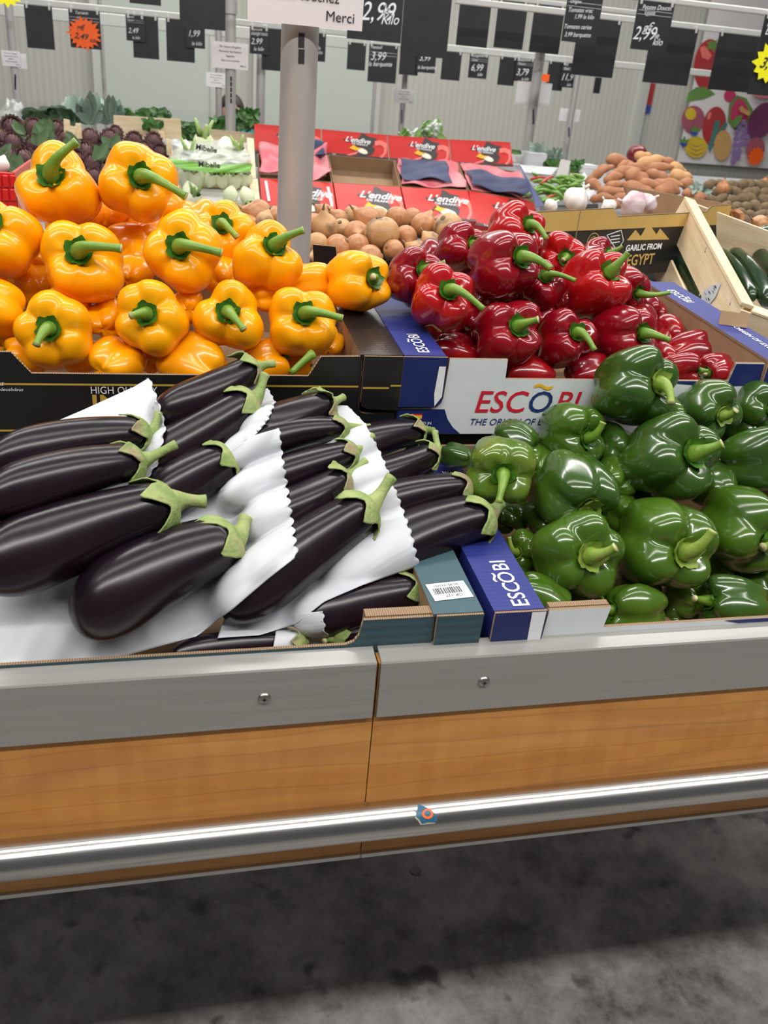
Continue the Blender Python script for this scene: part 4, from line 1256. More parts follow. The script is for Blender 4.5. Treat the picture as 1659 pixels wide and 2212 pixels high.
slots_h = 0.010
pt, pc = pole('nearest thick grey steel pole rising behind the yellow peppers', 641.5, 280, 1.545, 0.0585, 1.10, 2.3)
for py_, hh in ((87, 0.0098), (122, 0.0098)):
    c = aty(652, py_, 1.51)
    obj('slot', G().box(c[0]-0.0046, c[0]+0.0046, 1.545-0.0300, 1.545-0.02, c[2]-hh, c[2]+hh), 'print_ink', pt, smooth=False)
t, M, w, h = sign('large white notice at the top ending in Merci, fixed to the nearest pole', (536, -118), (782, 68), 1.500,
     [(0.5, 0.86, 0.10, 'CENTER', "Par mesure d'hygiène"), (0.5, 0.70, 0.10, 'CENTER', 'Personne des fruits et'), (0.5, 0.54, 0.10, 'CENTER', 'légumes')], thick=0.004)
g = G()
q = aty(733, 8, 1.4985); text(g, 'Que vous touchez', 0.0185, T_(V(q)), 0, 0, 0.0, 'RIGHT')
q = aty(766, 51, 1.4985); text(g, 'Merci', 0.0195, T_(V(q)), 0, 0, 0.0, 'RIGHT')
obj('lettering', g, 'print_ink', t, smooth=False)

# ---- onions in a black crate behind
def onion_geo(R, seed, tip=0.5, sq=0.92):
    rd = random.Random(seed)
    nu, nv = 22, 16
    P = np.zeros((nv+1, nu, 3))
    k = rd.uniform(0, 6)
    for j in range(nv+1):
        ph = pi*j/nv
        for i in range(nu):
            th = 2*pi*i/nu
            r = R*sin(ph)**0.9*(1+0.03*cos(2*th+k)+0.012*cos(9*th))
            z = R*sq*cos(ph)
            if ph < 0.55:
                z += R*tip*(1-ph/0.55)**1.6
                r = max(r, 0.08*R*(1 if j else 0.0))
            if ph > 2.9: z += R*0.05
            P[j, i] = (r*cos(th), r*sin(th), z)
    return P
def onion(label, cx, cy, w, Y, ax, seed, m='onion_skin', group='onions behind the pepper crates', pos=None, cat='onion', name='onion'):
    C = aty(cx, cy, Y) if pos is None else pos
    R = 0.5*w*depth(C)/FPX
    M = T_(V(C)) @ frame(ax)
    t = thing(name, label, cat, C, group, M)
    P = onion_geo(R, seed)
    obj('bulb', G().grid(P, 0, True), m, t, world=False)
    g = G().tube([(0, 0, R*1.2), (R*0.04, 0, R*1.5), (R*0.14, R*0.05, R*1.75)], [R*0.13, R*0.075, R*0.05], 8)
    obj('dry_neck', g, 'onion_root', t, world=False)
    obj('root_tuft', G().sphere((0, 0, -R*0.88), (R*0.2, R*0.2, R*0.09), 10, 6), 'onion_root', t, world=False)
    return t
OL = [(825, 505, 76, 1.72, (.25, -.1, -1), 'largest tan onion with dark scuffs in the middle of the heap', 'onion_skin_tan'),
      (968, 492, 64, 1.74, (.6, .3, -.8), 'onion at the right end of the heap, just above the red peppers', 'onion_skin_tan'),
      (915, 488, 57, 1.78, (.5, .2, .9), 'smooth orange onion second from the right in the top row', 'onion_skin'),
      (858, 471, 52, 1.84, (0, -.3, -1), 'onion behind the largest tan one, dark root end down', 'onion_skin'),
      (795, 476, 60, 1.80, (-.8, .2, .5), 'onion in the top row left of the largest tan one', 'onion_skin'),
      (702, 490, 60, 1.76, (-.2, -.3, 1), 'papery onion just right of the nearest pole, neck up', 'onion_skin_tan'),
      (559, 464, 62, 1.80, (-1, 0, .3), 'onion left of the nearest pole behind the yellow peppers', 'onion_skin'),
      (592, 468, 46, 1.80, (.6, .4, .6), 'small onion touching the left side of the nearest pole', 'onion_skin')]
for k, (cx, cy, w, Y, ax, lab, m) in enumerate(OL):
    onion(lab, cx, cy, w, Y, ax, 200+k, m)
OF = [(572, 478, 42, 1.74), (677, 487, 52, 1.78), (730, 474, 44, 1.86), (738, 497, 50, 1.80), (771, 507, 58, 1.76), (877, 512, 50, 1.74), (930, 522, 44, 1.70), (730, 535, 58, 1.70),
      (771, 532, 54, 1.70), (684, 528, 52, 1.70), (850, 540, 46, 1.68), (711, 570, 42, 1.66), (900, 545, 50, 1.68), (640, 480, 50, 1.86), (620, 520, 55, 1.74), (690, 560, 50, 1.66), (800, 560, 60, 1.66), (990, 525, 50, 1.72),
      (655, 500, 52, 1.80), (740, 570, 50, 1.66), (960, 540, 50, 1.70), (820, 470, 40, 1.92), (890, 470, 42, 1.90), (540, 490, 50, 1.78), (760, 465, 40, 1.92), (880, 575, 50, 1.68), (700, 460, 40, 1.92)]
rd = random.Random(5)
for k, (cx, cy, w, Y) in enumerate(OF):
    onion('brown onion packed among others between the nearest pole and the red peppers', cx, cy, w, Y, (rd.uniform(-1, 1), rd.uniform(-1, .6), rd.uniform(-1, 1)), 230+k, 'onion_skin' if k % 3 else 'onion_skin_tan')
a = aty(545, 560, 1.62)
oc = thing('produce_crate', 'black cardboard crate under the onions behind the pole', 'crate', (0.40, 1.8, 1.10))
obj('tray', G().box(0.10, 0.60, 1.60, 2.05, 1.1005, 1.106).box(0.10, 0.60, 1.60, 1.604, 1.106, 1.150).box(0.10, 0.60, 2.046, 2.05, 1.106, 1.165).box(0.10, 0.104, 1.60, 2.05, 1.106, 1.165).box(0.596, 0.60, 1.60, 2.05, 1.106, 1.165),
    'card_black_front', oc, smooth=False)

# ---- garlic crate (black and gold), turned a little
GA = radians(24.8)
go = aty(1150, 453, 1.555)
gw = 0.63
MGa = T_(V((go[0], go[1], go[2]-0.135))) @ RZ(GA)
gt = thing('produce_crate', 'black and gold cardboard box of garlic behind the red peppers', 'crate', (go[0], go[1], go[2]-0.135), None, MGa)
hz = 0.135
fp = [(0, 0), (gw, 0), (gw, hz+0.002), (gw-0.075, hz), (gw-0.09, hz-0.012), (gw-0.11, hz-0.012), (0.245, hz-0.016), (0.225, hz), (0.0, hz-0.004)]
obj('tray', G().box(0, gw, 0.004, 0.29, 0, 0.004).box(0, gw, 0.286, 0.29, 0, hz-0.09).box(0, 0.004, 0.004, 0.29, 0, hz-0.09).box(gw-0.004, gw, 0.004, 0.29, 0, hz+0.002).xf(MGa), ['card_brown'], gt, smooth=False)
obj('front_panel', G().prism(fp, 0.004, MGa), ['card_black_front', 'card_edge', 'card_brown'], gt, smooth=False)
g = G()
zb = hz-0.040
flat(g, [(0.0005, zb), (gw-0.001, zb), (gw-0.001, hz+0.001), (gw-0.075, hz-0.001), (gw-0.09, hz-0.013), (0.245, hz-0.017), (0.225, hz-0.001), (0.0005, hz-0.005)], -0.0008, MGa)
obj('gold_band', g, 'gold_card', gt, smooth=False)
obj('flap_seam', G().box(0.1285, 0.1305, -0.0012, 0, 0, hz-0.001).xf(MGa), 'card_edge', gt, smooth=False)
def loc_of(px, py, M):
    """point of the plane y=0 of M seen at a pixel, in M's own x, z"""
    Mi = M.inverted()
    o, d = Mi @ V(CAM), (Mi.to_3x3() @ V(ray(px, py)))
    s = -o[1]/d[1]
    p = o+d*s
    return p[0], p[2]
def pg(px, py): return loc_of(px, py, MGa)
g = G()
q = pg(1350, 542); text(g, 'GARLIC FROM', 0.0165, MGa @ T_((q[0], -0.001, q[1])), 0, 0, 0.03, sx=1.12)
obj('lettering', g, 'print_white', gt, smooth=False)
g = G()
q = pg(1350, 574); text(g, 'EGYPT', 0.031, MGa @ T_((q[0], -0.001, q[1])), 0, 0, 0.015, sx=1.0)
obj('gold_lettering', g, 'gold_card', gt, smooth=False)
g = G()
flat(g, [pg(1353, 519), pg(1372, 496), pg(1383, 510), pg(1400, 481), pg(1417, 506), pg(1425, 493), pg(1445, 517)], -0.001, MGa)
obj('pyramid_print', g, 'gold_card', gt, smooth=False)
g = G()
cxy = pg(1280, 523)
def ringp(g, c, r0, r1, M, y, mi=0, n=30):
    for k in range(n):
        a, b = 2*pi*k/n, 2*pi*(k+1)/n
        flat(g, [(c[0]+r0*cos(a), c[1]+r0*sin(a)), (c[0]+r1*cos(a), c[1]+r1*sin(a)), (c[0]+r1*cos(b), c[1]+r1*sin(b)), (c[0]+r0*cos(b), c[1]+r0*sin(b))], y, M, mi)
ringp(g, cxy, 0.0165, 0.0180, MGa, -0.001)
ringp(g, cxy, 0.0100, 0.0112, MGa, -0.001)
flat(g, [(cxy[0]+x*0.008, cxy[1]+z*0.008) for x, z in ((-.7, -.6), (-.35, -.95), (.35, -.95), (.7, -.6), (.65, -.1), (.15, .4), (.08, 1.1), (-.08, 1.1), (-.15, .4), (-.65, -.1))], -0.001, MGa)
obj('seal_print', g, 'gold_card', gt, smooth=False)
g = G()
sh = [pg(1310, 508), pg(1341, 497), pg(1346, 520), pg(1332, 541)]
for k in range(4):
    a, b = np.array(sh[k]), np.array(sh[(k+1) % 4])
    n_ = np.array([-(b-a)[1], (b-a)[0]]); n_ = n_/np.linalg.norm(n_)*0.0009
    flat(g, [tuple(a-n_), tuple(b-n_), tuple(b+n_), tuple(a+n_)], -0.001, MGa)
for z_ in (512, 519, 526):
    p1, p2 = pg(1318, z_), pg(1338, z_-3)
    flat(g, [p1, p2, (p2[0], p2[1]+0.002), (p1[0], p1[1]+0.002)], -0.001, MGa)
obj('shield_print', g, 'print_white', gt, smooth=False)
for k, (cx, cy, w, ax, m, lab) in enumerate([(1243, 432, 56, (.5, -.4, 1), 'garlic_white', 'round white garlic bulb at the left end of the black and gold box'),
        (1315, 447, 34, (-.6, .3, .7), 'garlic_white', 'white garlic bulb in the notch of the black and gold box'),
        (1368, 443, 58, (-1, -.1, .2), 'garlic_skin', 'pink-streaked garlic bulb lying in the middle of the black and gold box'),
        (1398, 440, 44, (.7, .2, .5), 'garlic_skin', 'pinkish garlic bulb right of the streaked one'),
        (1190, 445, 30, (.7, .2, .5), 'garlic_white', 'small white garlic bulb at the far left of the black and gold box')]):
    Yg = aty(cx, cy, 1.6)
    # lie just behind the front panel
    best = None
    for Yt in np.linspace(1.45, 2.2, 80):
        p = MGa.inverted() @ V(aty(cx, cy, Yt))
        if p[1] > 0.045:
            best = Yt; break
    C = aty(cx, cy, best)
    R = 0.5*w*depth(C)/FPX
    t = thing('garlic_bulb', lab, 'garlic', C, 'garlic bulbs in the black and gold box', T_(V(C)) @ frame(ax))
    nu, nv = 30, 16
    P = onion_geo(R, 300+k, 0.35, 0.8)
    for i in range(P.shape[1]):
        P[:, i, :2] *= 1+0.07*cos(8*2*pi*i/P.shape[1])
    obj('bulb', G().grid(P, 0, True), m, t, world=False)
    obj('neck', G().tube([(0, 0, R*1.1), (0.1*R, 0, R*1.5)], [R*0.14, R*0.10], 8), m, t, world=False)

# ---- wooden crate of courgettes leaning in from the right
def rot3(a, b, c):
    return (Matrix.Rotation(a, 3, 'Z') @ Matrix.Rotation(b, 3, 'X') @ Matrix.Rotation(c, 3, 'Y'))
R3 = rot3(radians(-12.6), radians(16.4), radians(14.6))
P1 = V(aty(1602, 662, 1.38))
CWL, CWH, CWW = 0.456, 0.150, 0.50
MW = T_(P1 - R3 @ Vector((0, 0, CWH))) @ R3.to_4x4()          # origin: front left bottom; x right, y back
wt = thing('wooden_crate', 'pale wooden slatted crate of courgettes tilted at the right photo edge', 'crate', tuple(MW.translation), None, MW)
wb = lambda *a: G().box(*a).xf(MW)
obj('side_board', wb(0, 0.006, 0.0, CWL, 0.085, CWH), 'pale_wood_side', wt, smooth=False)
obj('side_board', wb(0, 0.006, 0.0, CWL, 0.005, 0.055), 'pale_wood_side', wt, smooth=False)
obj('top_rail', wb(-0.004, 0.022, 0.0, CWL, CWH, CWH+0.008), 'pale_wood_side', wt, smooth=False, bevel=0.0015)
obj('corner_post', wb(0.006, 0.022, CWL-0.022, CWL-0.004, 0.0, CWH), 'pale_wood', wt, smooth=False)
obj('corner_post', wb(0.006, 0.022, 0.004, 0.022, 0.0, CWH), 'pale_wood', wt, smooth=False)
obj('back_board', wb(0.0, CWW, CWL, CWL+0.006, 0.02, CWH), 'pale_wood', wt, smooth=False)
obj('front_board', wb(0.0, CWW, -0.007, -0.001, 0.098, CWH-0.004), 'pale_wood', wt, smooth=False)
obj('front_board', wb(0.0, CWW, -0.007, -0.001, 0.005, 0.06), 'pale_wood', wt, smooth=False)
obj('front_rail', wb(0.02, CWW, -0.008, 0.022, CWH-0.004, CWH+0.002), 'pale_wood', wt, smooth=False, bevel=0.0015)
obj('base_board', wb(0.0, CWW, 0.0, CWL, 0.0, 0.005), 'pale_wood', wt, smooth=False)
for y, z in ((0.42, 0.135), (0.42, 0.105), (0.42, 0.045), (0.42, 0.02), (0.24, 0.14), (0.30, 0.03), (0.04, 0.135)):
    g = G().tube([MW @ Vector((-0.0010, y-0.004, z-0.004)), MW @ Vector((-0.0010, y+0.004, z+0.004))], 0.0006, 6)
    obj('staple', g, 'screw_steel', wt)
g = G()
for y, z, s in ((0.085, 0.045, 1),):
    poly = [(0.0, 0.02), (0.012, 0.0), (0.045, 0.008), (0.050, 0.035), (0.038, 0.060), (0.022, 0.045)]
    g.add([MW @ Vector((-0.0016-0.001*(i % 2), 0.150-p[0]*1.1, 0.080+p[1]*0.95)) for i, p in enumerate(poly)], [tuple(range(6))])
lb = obj('torn_label', g, 'paper_white', wt, smooth=False)
g = G()
rd = random.Random(8)
for k in range(12):
    y0, z0 = 0.104+rd.uniform(0, 0.026), 0.090+rd.uniform(0, 0.034)
    g.add([MW @ Vector(p) for p in ((-0.0034, y0, z0), (-0.0034, y0+0.010, z0), (-0.0034, y0+0.010, z0+0.0012), (-0.0034, y0, z0+0.0012))], [(0, 1, 2, 3)])
obj('label_print', g, 'print_ink', lb, smooth=False)
def courgette(label, a, b, za, zb_, w, seed, stem=False):
    Mi = MW.inverted()
    def pt(px, py, z):
        o, d = Mi @ V(CAM), Mi.to_3x3() @ V(ray(px, py))
        s = (z-o[2])/d[2]
        return np.array(MW @ (o+d*s))
    A, B = pt(*a, za), pt(*b, zb_)
    R = 0.5*w*depth((A+B)/2)/FPX
    t = thing('courgette', label, 'courgette', (A+B)/2, 'courgettes in the wooden crate')
    n = 16
    u = np.linspace(0, 1, n)
    ax = (B-A)/np.linalg.norm(B-A)
    up = np.array([0, 0, 1.0])
    pts = [A+(B-A)*x+up*0.012*sin(pi*x) for x in u]
    rad = [R*min(1, sqrt(max(0.02, 1-((0.12-x)/0.12)**2)) if x < 0.12 else 1)*(1-0.22*x)*(1 if x < 0.97 else 0.75) for x in u]
    obj('body', G().tube(pts, rad, 20), 'courgette_skin', t)
    if stem:
        g = G()
        for k in range(5):
            th = 2*pi*k/5
            x = np.cross(ax, up); x /= np.linalg.norm(x); y = np.cross(x, ax)
            w_ = x*cos(th)+y*sin(th)
            g.tube([B-ax*0.028+w_*R*0.86, B-ax*0.008+w_*R*0.72, B+ax*0.022+w_*R*0.25], [0.002, 0.0065, 0.006], 8)
        g.tube([B-ax*0.004, B+ax*0.030], [0.012, 0.011], 10)
        obj('stem', g, 'courgette_stem', t)
courgette('courgette lying crosswise at the back of the crate, dark green', (1530, 515), (1615, 522), 0.075, 0.075, 44, 1, False)
courgette('courgette at the back right corner with a pale star-shaped stem', (1780, 500), (1622, 520), 0.10, 0.10, 56, 2, True)
courgette('courgette leftmost of the lengthwise ones', (1628, 650), (1556, 545), 0.085, 0.085, 30, 3)
courgette('courgette second of the lengthwise ones', (1665, 660), (1585, 545), 0.095, 0.090, 40, 4)
courgette('courgette third of the lengthwise ones', (1720, 660), (1632, 545), 0.095, 0.090, 44, 5)
courgette('courgette seen through the gap between the side boards', (1528, 668), (1460, 556), 0.045, 0.045, 46, 6)
courgette('courgette low at the left under the lengthwise ones', (1600, 650), (1540, 540), 0.05, 0.05, 46, 7)
setp(obj('cardboard_flap', G().box(0, 0.042, 0, 0.003, 0, 0.022).xf(T_(V(aty(1552, 700, 1.20))) @ RZ(-0.5) @ RX(-0.5)), ['card_brown'], None, smooth=False), 'small torn brown cardboard flap between the blue ledge and wooden crate', 'cardboard')

setp(obj('cardboard_box', G().box(1.02, 1.34, 1.40, 1.49, 0.852, 0.925), ['card_brown'], None, smooth=False), 'plain brown cardboard box propping up the tilted wooden courgette crate', 'box')
# ================================================================ second island: everything past the aisle
PA, PB = 1.00, 0.335                                  # its display surface: z = PA + PB*(Y-3.5)
def onp(px, py, off=0.0):
    d = ray(px, py)
    t = (PA+off-3.5*PB-CAM[2])/(d[2]-PB*d[1])
    return CAM+d*t
def stand2(label, xa, xb):
    t = thing('display_table', label, 'display table', ((xa+xb)/2, 4.2, 0), 'sloping display tables past the aisle')
    y0, y1 = 3.34, 4.32
    z0, z1 = PA+PB*(y0-3.5)-0.10, PA+PB*(y1-3.5)-0.10
    g = G()
    g.add([(xa, y0, z0), (xb, y0, z0), (xb, y1, z1), (xa, y1, z1), (xa, y0, z0-0.03), (xb, y0, z0-0.03), (xb, y1, z1-0.03), (xa, y1, z1-0.03)],
          [(0, 1, 2, 3), (7, 6, 5, 4), (0, 4, 5, 1), (1, 5, 6, 2), (2, 6, 7, 3), (3, 7, 4, 0)])
    obj('sloping_top', g, 'platform_grey', t, smooth=False)
    obj('rear_shelf', G().box(xa, xb, y1, 4.72, z1-0.05, z1-0.02), 'platform_grey', t, smooth=False)
    obj('front_panel', G().box(xa, xb, y0, y0+0.02, 0.25, z0), 'brushed_aluminium', t, smooth=False)
    for x in (xa+0.05, xb-0.10):
        for y in (y0+0.05, 4.60):
            obj('leg', G().box(x, x+0.05, y, y+0.05, 0.0, z0-0.02), 'pole_steel', t, smooth=False)
stand2('grey sloping display table under artichokes and fennel', -3.0, 0.30)
PA -= 0.10
stand2('grey sloping display table under the red boxes of endives', 0.305, 1.45)
PA += 0.10
stand2('grey sloping display table under chillies, sweet potatoes and potatoes', 1.455, 4.2)

# ---- endive boxes: upright printed lids, open trays below them, and a lower row of printed lids
def quad_frame(tl, tr, bl, Yt, Yb):
    a, b, c = aty(*tl, Yt), aty(*tr, Yt), aty(*bl, Yb)
    ux = V(b-a); w = ux.length; ux.normalize()
    up = V(a-c); up -= ux*up.dot(ux); h = up.length; up.normalize()
    n = ux.cross(up)                      # away from or towards the viewer
    yv = -n if n.dot(V(_F)) < 0 else n    # local y points away from the viewer
    M = Matrix(((ux[0], yv[0], up[0], 0), (ux[1], yv[1], up[1], 0), (ux[2], yv[2], up[2], 0), (0, 0, 0, 1)))
    o = V(a)-up*h
    return T_(o) @ M, w, h
FR = [(-.50, .50), (-.30, .42), (-.22, .55), (-.05, .50), (.02, .70), (.10, .95), (.22, .88), (.34, .74), (.62, .66), (.50, .30), (.44, .12), (.52, -.10), (.42, -.45), (.10, -.60), (-.20, -.48), (-.16, -.10), (-.14, .18), (-.32, .30), (-.52, .38)]
def endive_print(t, M, w, h, y):
    g = G()
    cx, cz, s = 0.56*w, 0.46*h, 0.62*h
    flat(g, [(max(0.002, cx+p[0]*0.46*w), min(h*0.985, max(0.004, cz-0.05*h+p[1]*0.60*h))) for p in FR], y, M)
    flat(g, [(0.0, 0.0), (w, 0.0), (w, 0.075*h), (0, 0.075*h)], y, M)
    obj('dark_map_print', g, 'endive_dark', t, smooth=False)
    g = G()
    pts_o = [(0.80, 0.70), (0.90, 0.74), (0.985, 0.66), (0.99, 0.50), (0.965, 0.22), (0.90, 0.04), (0.86, 0.06), (0.93, 0.26), (0.94, 0.46), (0.88, 0.56), (0.80, 0.50)]
    flat(g, [(p[0]*w, p[1]*h) for p in pts_o], y-0.0006, M)
    obj('pink_swoosh', g, 'endive_pink', t, smooth=False)
    g = G()
    flat(g, [(0.34*w, 0.04*h), (0.50*w, 0.20*h), (0.56*w, 0.26*h), (0.50*w, 0.10*h), (0.40*w, 0.03*h)], y-0.0006, M)
    obj('pink_swoosh', g, 'endive_pink', t, smooth=False)
    g = G()
    flat(g, disc((0.60*w, 0.25*h), 0.105*h, 16, 0.20*h, -0.35), y-0.0009, M)
    obj('endive_picture', g, 'endive_leaf', t, smooth=False)
    g = G()
    flat(g, [(0.40*w, 0.33*h), (0.47*w, 0.46*h), (0.52*w, 0.38*h), (0.60*w, 0.36*h), (0.50*w, 0.24*h)], y-0.0012, M)
    obj('yellow_leaf_print', g, 'print_yellow', t, smooth=False)
    g = G()
    text(g, "L'endive", 0.29*h, M @ T_((0.34*w, y-0.0012, 0.60*h)) @ RY(0.06), 0, 0.45, 0.02, sx=0.95)
    text(g, 'DE FRANCE', 0.10*h, M @ T_((0.44*w, y-0.0012, 0.49*h)) @ RY(0.06), 0, 0.2, 0.02, sx=1.1)
    text(g, '5 kg', 0.07*h, M @ T_((0.14*w, y-0.0012, 0.010*h)), 0, 0, 0.02)
    obj('lettering', g, 'print_white', t, smooth=False)
tops = [(549, 267), (695, 279), (838, 291.5), (971, 301), (1104, 307)]
lidb = [(557, 330), (708, 334), (853, 346), (990, 354), (1122, 371)]
mids = [(560, 384), (720, 394), (866, 403), (1012, 411), (1156, 436)]
bots = [(570, 462), (736, 466), (888, 472), (1034, 487), (1190, 500)]
content = ['tissue', 'empty', 'navy', 'navy']
names = ['leftmost, with crumpled pink and navy tissue', 'second from the left, empty brown tray', 'third from the left, navy paper over the tray', 'rightmost, navy paper below pink tissue']
for k in range(4):
    Yt, Yl, Ym, Yb = 4.25, 4.17, 3.92, 3.74
    M, w, h = quad_frame(tops[k], (tops[k+1][0]-2, tops[k+1][1]), lidb[k], Yt, Yl)
    t = thing('endive_box', 'red printed endive box, upper row, '+names[k], 'box', tuple(M.translation), 'red endive boxes')
    obj('lid', G().box(0, w, 0, 0.006, 0, h).xf(M), 'endive_red', t, smooth=False)
    endive_print(t, M, w, h, -0.001)
    # open tray below
    a, b = aty(*lidb[k], Yl), aty(*lidb[k+1], Yl)
    c, d_ = aty(*mids[k], Ym), aty(*mids[k+1], Ym)
    dn = V(np.cross(b-a, c-a)); dn.normalize()
    if dn[2] > 0: dn = -dn
    if dn[1] < 0 and False: dn = -dn
    dp = np.array(dn)*0.07
    g = G()
    e = [a, b-(b-a)*0.012, d_-(d_-c)*0.012, c]
    lo = [p+dp for p in e]
    th_ = (b-a)/np.linalg.norm(b-a)*0.004
    def wall(p, q, P_, Q_, off):
        g.add([p, q, Q_, P_, p+off, q+off, Q_+off, P_+off], [(0, 1, 2, 3), (7, 6, 5, 4), (0, 4, 5, 1), (1, 5, 6, 2), (2, 6, 7, 3), (3, 7, 4, 0)])
    fw = (a-c)/np.linalg.norm(a-c)*0.004
    wall(e[0], e[1], lo[0], lo[1], -fw)
    wall(e[1], e[2], lo[1], lo[2], -th_)
    wall(e[3], e[2], lo[3], lo[2], fw)
    wall(e[0], e[3], lo[0], lo[3], th_)
    wall(lo[0], lo[1], lo[3], lo[2], -dp*0.06)
    obj('tray', g, 'card_brown', t, smooth=False)
    def patch(u0, u1, v0, v1, hgt, m, name, seed, wrk=0.012, lab=None, cat='tissue paper'):
        rr = np.random.RandomState(seed)
        ph = rr.uniform(0, 6, 8)
        nu, nv = 26, 22
        P = np.zeros((nv, nu, 3))
        for j in range(nv):
            for i in range(nu):
                u, v = u0+(u1-u0)*i/(nu-1), v0+(v1-v0)*j/(nv-1)
                uu = u+0.02*sin(9*v+ph[0]); vv = v+0.03*sin(7*u+ph[1])
                p = (a*(1-uu)+b*uu)*(1-vv)+(c*(1-uu)+d_*uu)*vv
                hh = hgt+wrk*(sin(8*u+5*v+ph[2])+sin(13*u-7*v+ph[3])*0.6+abs(sin(11*v+6*u+ph[4]))*0.8)
                P[j, i] = p-np.array(dn)*hh
        o = obj(name, G().grid(P), m)
        s_ = o.modifiers.new('thick', 'SOLIDIFY'); s_.thickness = 0.001
        setp(o, lab, cat)
    if content[k] == 'tissue':
        patch(0.02, 0.98, 0.0, 1.0, 0.020, 'tissue_pink', 'tissue_sheet', 1, 0.016, 'crumpled pink tissue in the leftmost endive box')
        patch(0.62, 0.93, 0.0, 0.55, 0.050, 'tissue_navy', 'tissue_sheet', 2, 0.02, 'crumpled navy tissue beside the nearest pole in the leftmost endive box')
    elif content[k] == 'navy':
        patch(0.02, 0.98, 0.02, 0.98, 0.004, 'tissue_pink', 'tissue_sheet', 3+k, 0.006, 'pink tissue lining the %s endive box' % ('third' if k == 2 else 'rightmost'))
        patch(0.04, 0.76 if k == 2 else 0.97, 0.12 if k == 2 else 0.40, 0.88 if k == 2 else 1.0, 0.020, 'tissue_navy', 'tissue_sheet', 13+k, 0.005, 'navy paper covering the %s endive box' % ('third' if k == 2 else 'rightmost'))
    # lower row
    M, w, h = quad_frame((mids[k][0]+1, mids[k][1]+1), (mids[k+1][0]-2, mids[k+1][1]+1), bots[k], Ym-0.01, Yb)
    t = thing('endive_box', 'red printed endive box, lower row, '+('leftmost, behind the nearest pole', 'second from the left', 'third from the left', 'rightmost, behind the peak red pepper')[k], 'box', tuple(M.translation), 'red endive boxes')
    obj('box_body', G().box(0, w, 0, 0.08, 0, h).xf(M), 'endive_red', t, smooth=False)
    endive_print(t, M, w, h, -0.001)
    if k == 0:
        g = G()
        flat(g, [(0.08*w, 0.35*h), (0.115*w, 0.35*h), (0.095*w, 0.92*h), (0.06*w, 0.92*h)], -0.003, M)
        obj('white_strap', g, 'print_white', t, smooth=False)
        g = G()
        flat(g, [(0.93*w, 0.30*h), (0.965*w, 0.30*h), (0.945*w, 0.86*h), (0.91*w, 0.86*h)], -0.003, M)
        obj('white_strap', g, 'print_white', t, smooth=False)

# ---- leaves
def leaf(g, base, tip, w, nrm, curl=0.1, n=7, mi=0, shape=1.0, fold=0.15):
    base, tip, nrm = np.array(base, float), np.array(tip, float), np.array(nrm, float)
    ax = tip-base; L = np.linalg.norm(ax); ax = ax/L
    s = np.cross(ax, nrm); s /= np.linalg.norm(s)+1e-9
    nn = np.cross(s, ax)
    P = np.zeros((n, 5, 3))
    for j in range(n):
        u = j/(n-1)
        ww = w*(sin(pi*min(1, u**shape*0.93+0.05)))**0.8
        for i in range(5):
            q = (i-2)/2
            P[j, i] = base+ax*L*u+s*q*ww*0.5+nn*(curl*L*u*u+fold*abs(q)*ww)
    g.grid(P, mi)
def rnd(rd, a): return rd.uniform(-a, a)

# ---- artichokes
def artichoke_proto(seed):
    rd = random.Random(seed)
    t = thing('artichoke', 'purple globe artichoke in the wooden crates at the left', 'artichoke', (0, 0, 0), 'purple artichokes at the left')
    g = G().sphere((0, 0, 0), (0.036, 0.036, 0.042), 14, 10)
    for ring in range(9):
        ph = radians(150-ring*15)
        n = 9 if ring < 7 else 6
        for k in range(n):
            a = 2*pi*(k+0.5*(ring % 2))/n+rnd(rd, 0.1)
            r0 = np.array([sin(ph)*cos(a)*0.037, sin(ph)*sin(a)*0.037, 0.042*cos(ph)])
            p2 = max(ph-radians(46), radians(2))
            r1 = np.array([sin(p2)*cos(a)*0.053, sin(p2)*sin(a)*0.053, 0.052*cos(p2)+0.004])
            leaf(g, r0, r1, 0.030, r0, 0.10, 5, 0, 0.8, -0.15)
    obj('head', g, 'artichoke_bract', t, world=False)
    obj('stalk', G().tube([(0, 0, -0.038), (0.004, 0, -0.075)], [0.010, 0.009], 8), 'artichoke_leaf', t, world=False)
    return t
AR = [(25, 276, 47), (73, 281, 44), (122, 285, 44), (30, 312, 44), (74, 315, 42), (118, 315, 42), (20, 341, 42), (57, 343, 44), (196, 303, 42), (236, 305, 44), (290, 306, 38), (331, 308, 38), (186, 330, 42), (226, 334, 40),
      (199, 355, 42), (166, 345, 40), (204, 384, 38), (95, 345, 38), (140, 300, 30), (268, 318, 36), (250, 290, 32), (310, 325, 36), (345, 330, 36), (0, 300, 40), (5, 365, 36), (40, 370, 36), (100, 372, 36), (258, 345, 34)]
protoA = [artichoke_proto(s) for s in (1, 2)]
AL = {0: 'purple artichoke directly below the clear plastic bag at the left', 1: 'purple artichoke below the dark cabbage leaves', 8: 'purple artichoke right of the short wooden posts', 9: 'large purple artichoke left of the pale wooden board', 10: 'purple artichoke in front of the pale wooden board', 11: 'small purple artichoke just left of the long wooden post', 6: 'purple artichoke at the left photo edge above the red tray'}
rd = random.Random(2)
for k, (cx, cy, w) in enumerate(AR):
    c = onp(cx, cy, 0.03)
    s = w*depth(c)/FPX/0.094
    ax = V(-_F+np.array([rnd(rd, .7), rnd(rd, .2), 0.5+rnd(rd, .5)]))
    M = T_(V(c)) @ frame(ax) @ RZ(rd.uniform(0, 6)) @ Matrix.Scale(s, 4)
    if k < 2:
        t = protoA[k]; t.matrix_basis = M
    else:
        t = copy_tree(protoA[k % 2], M=M)
    t['label'] = AL.get(k, 'purple globe artichoke among the others in the wooden crates at the left')
rd = random.Random(12)
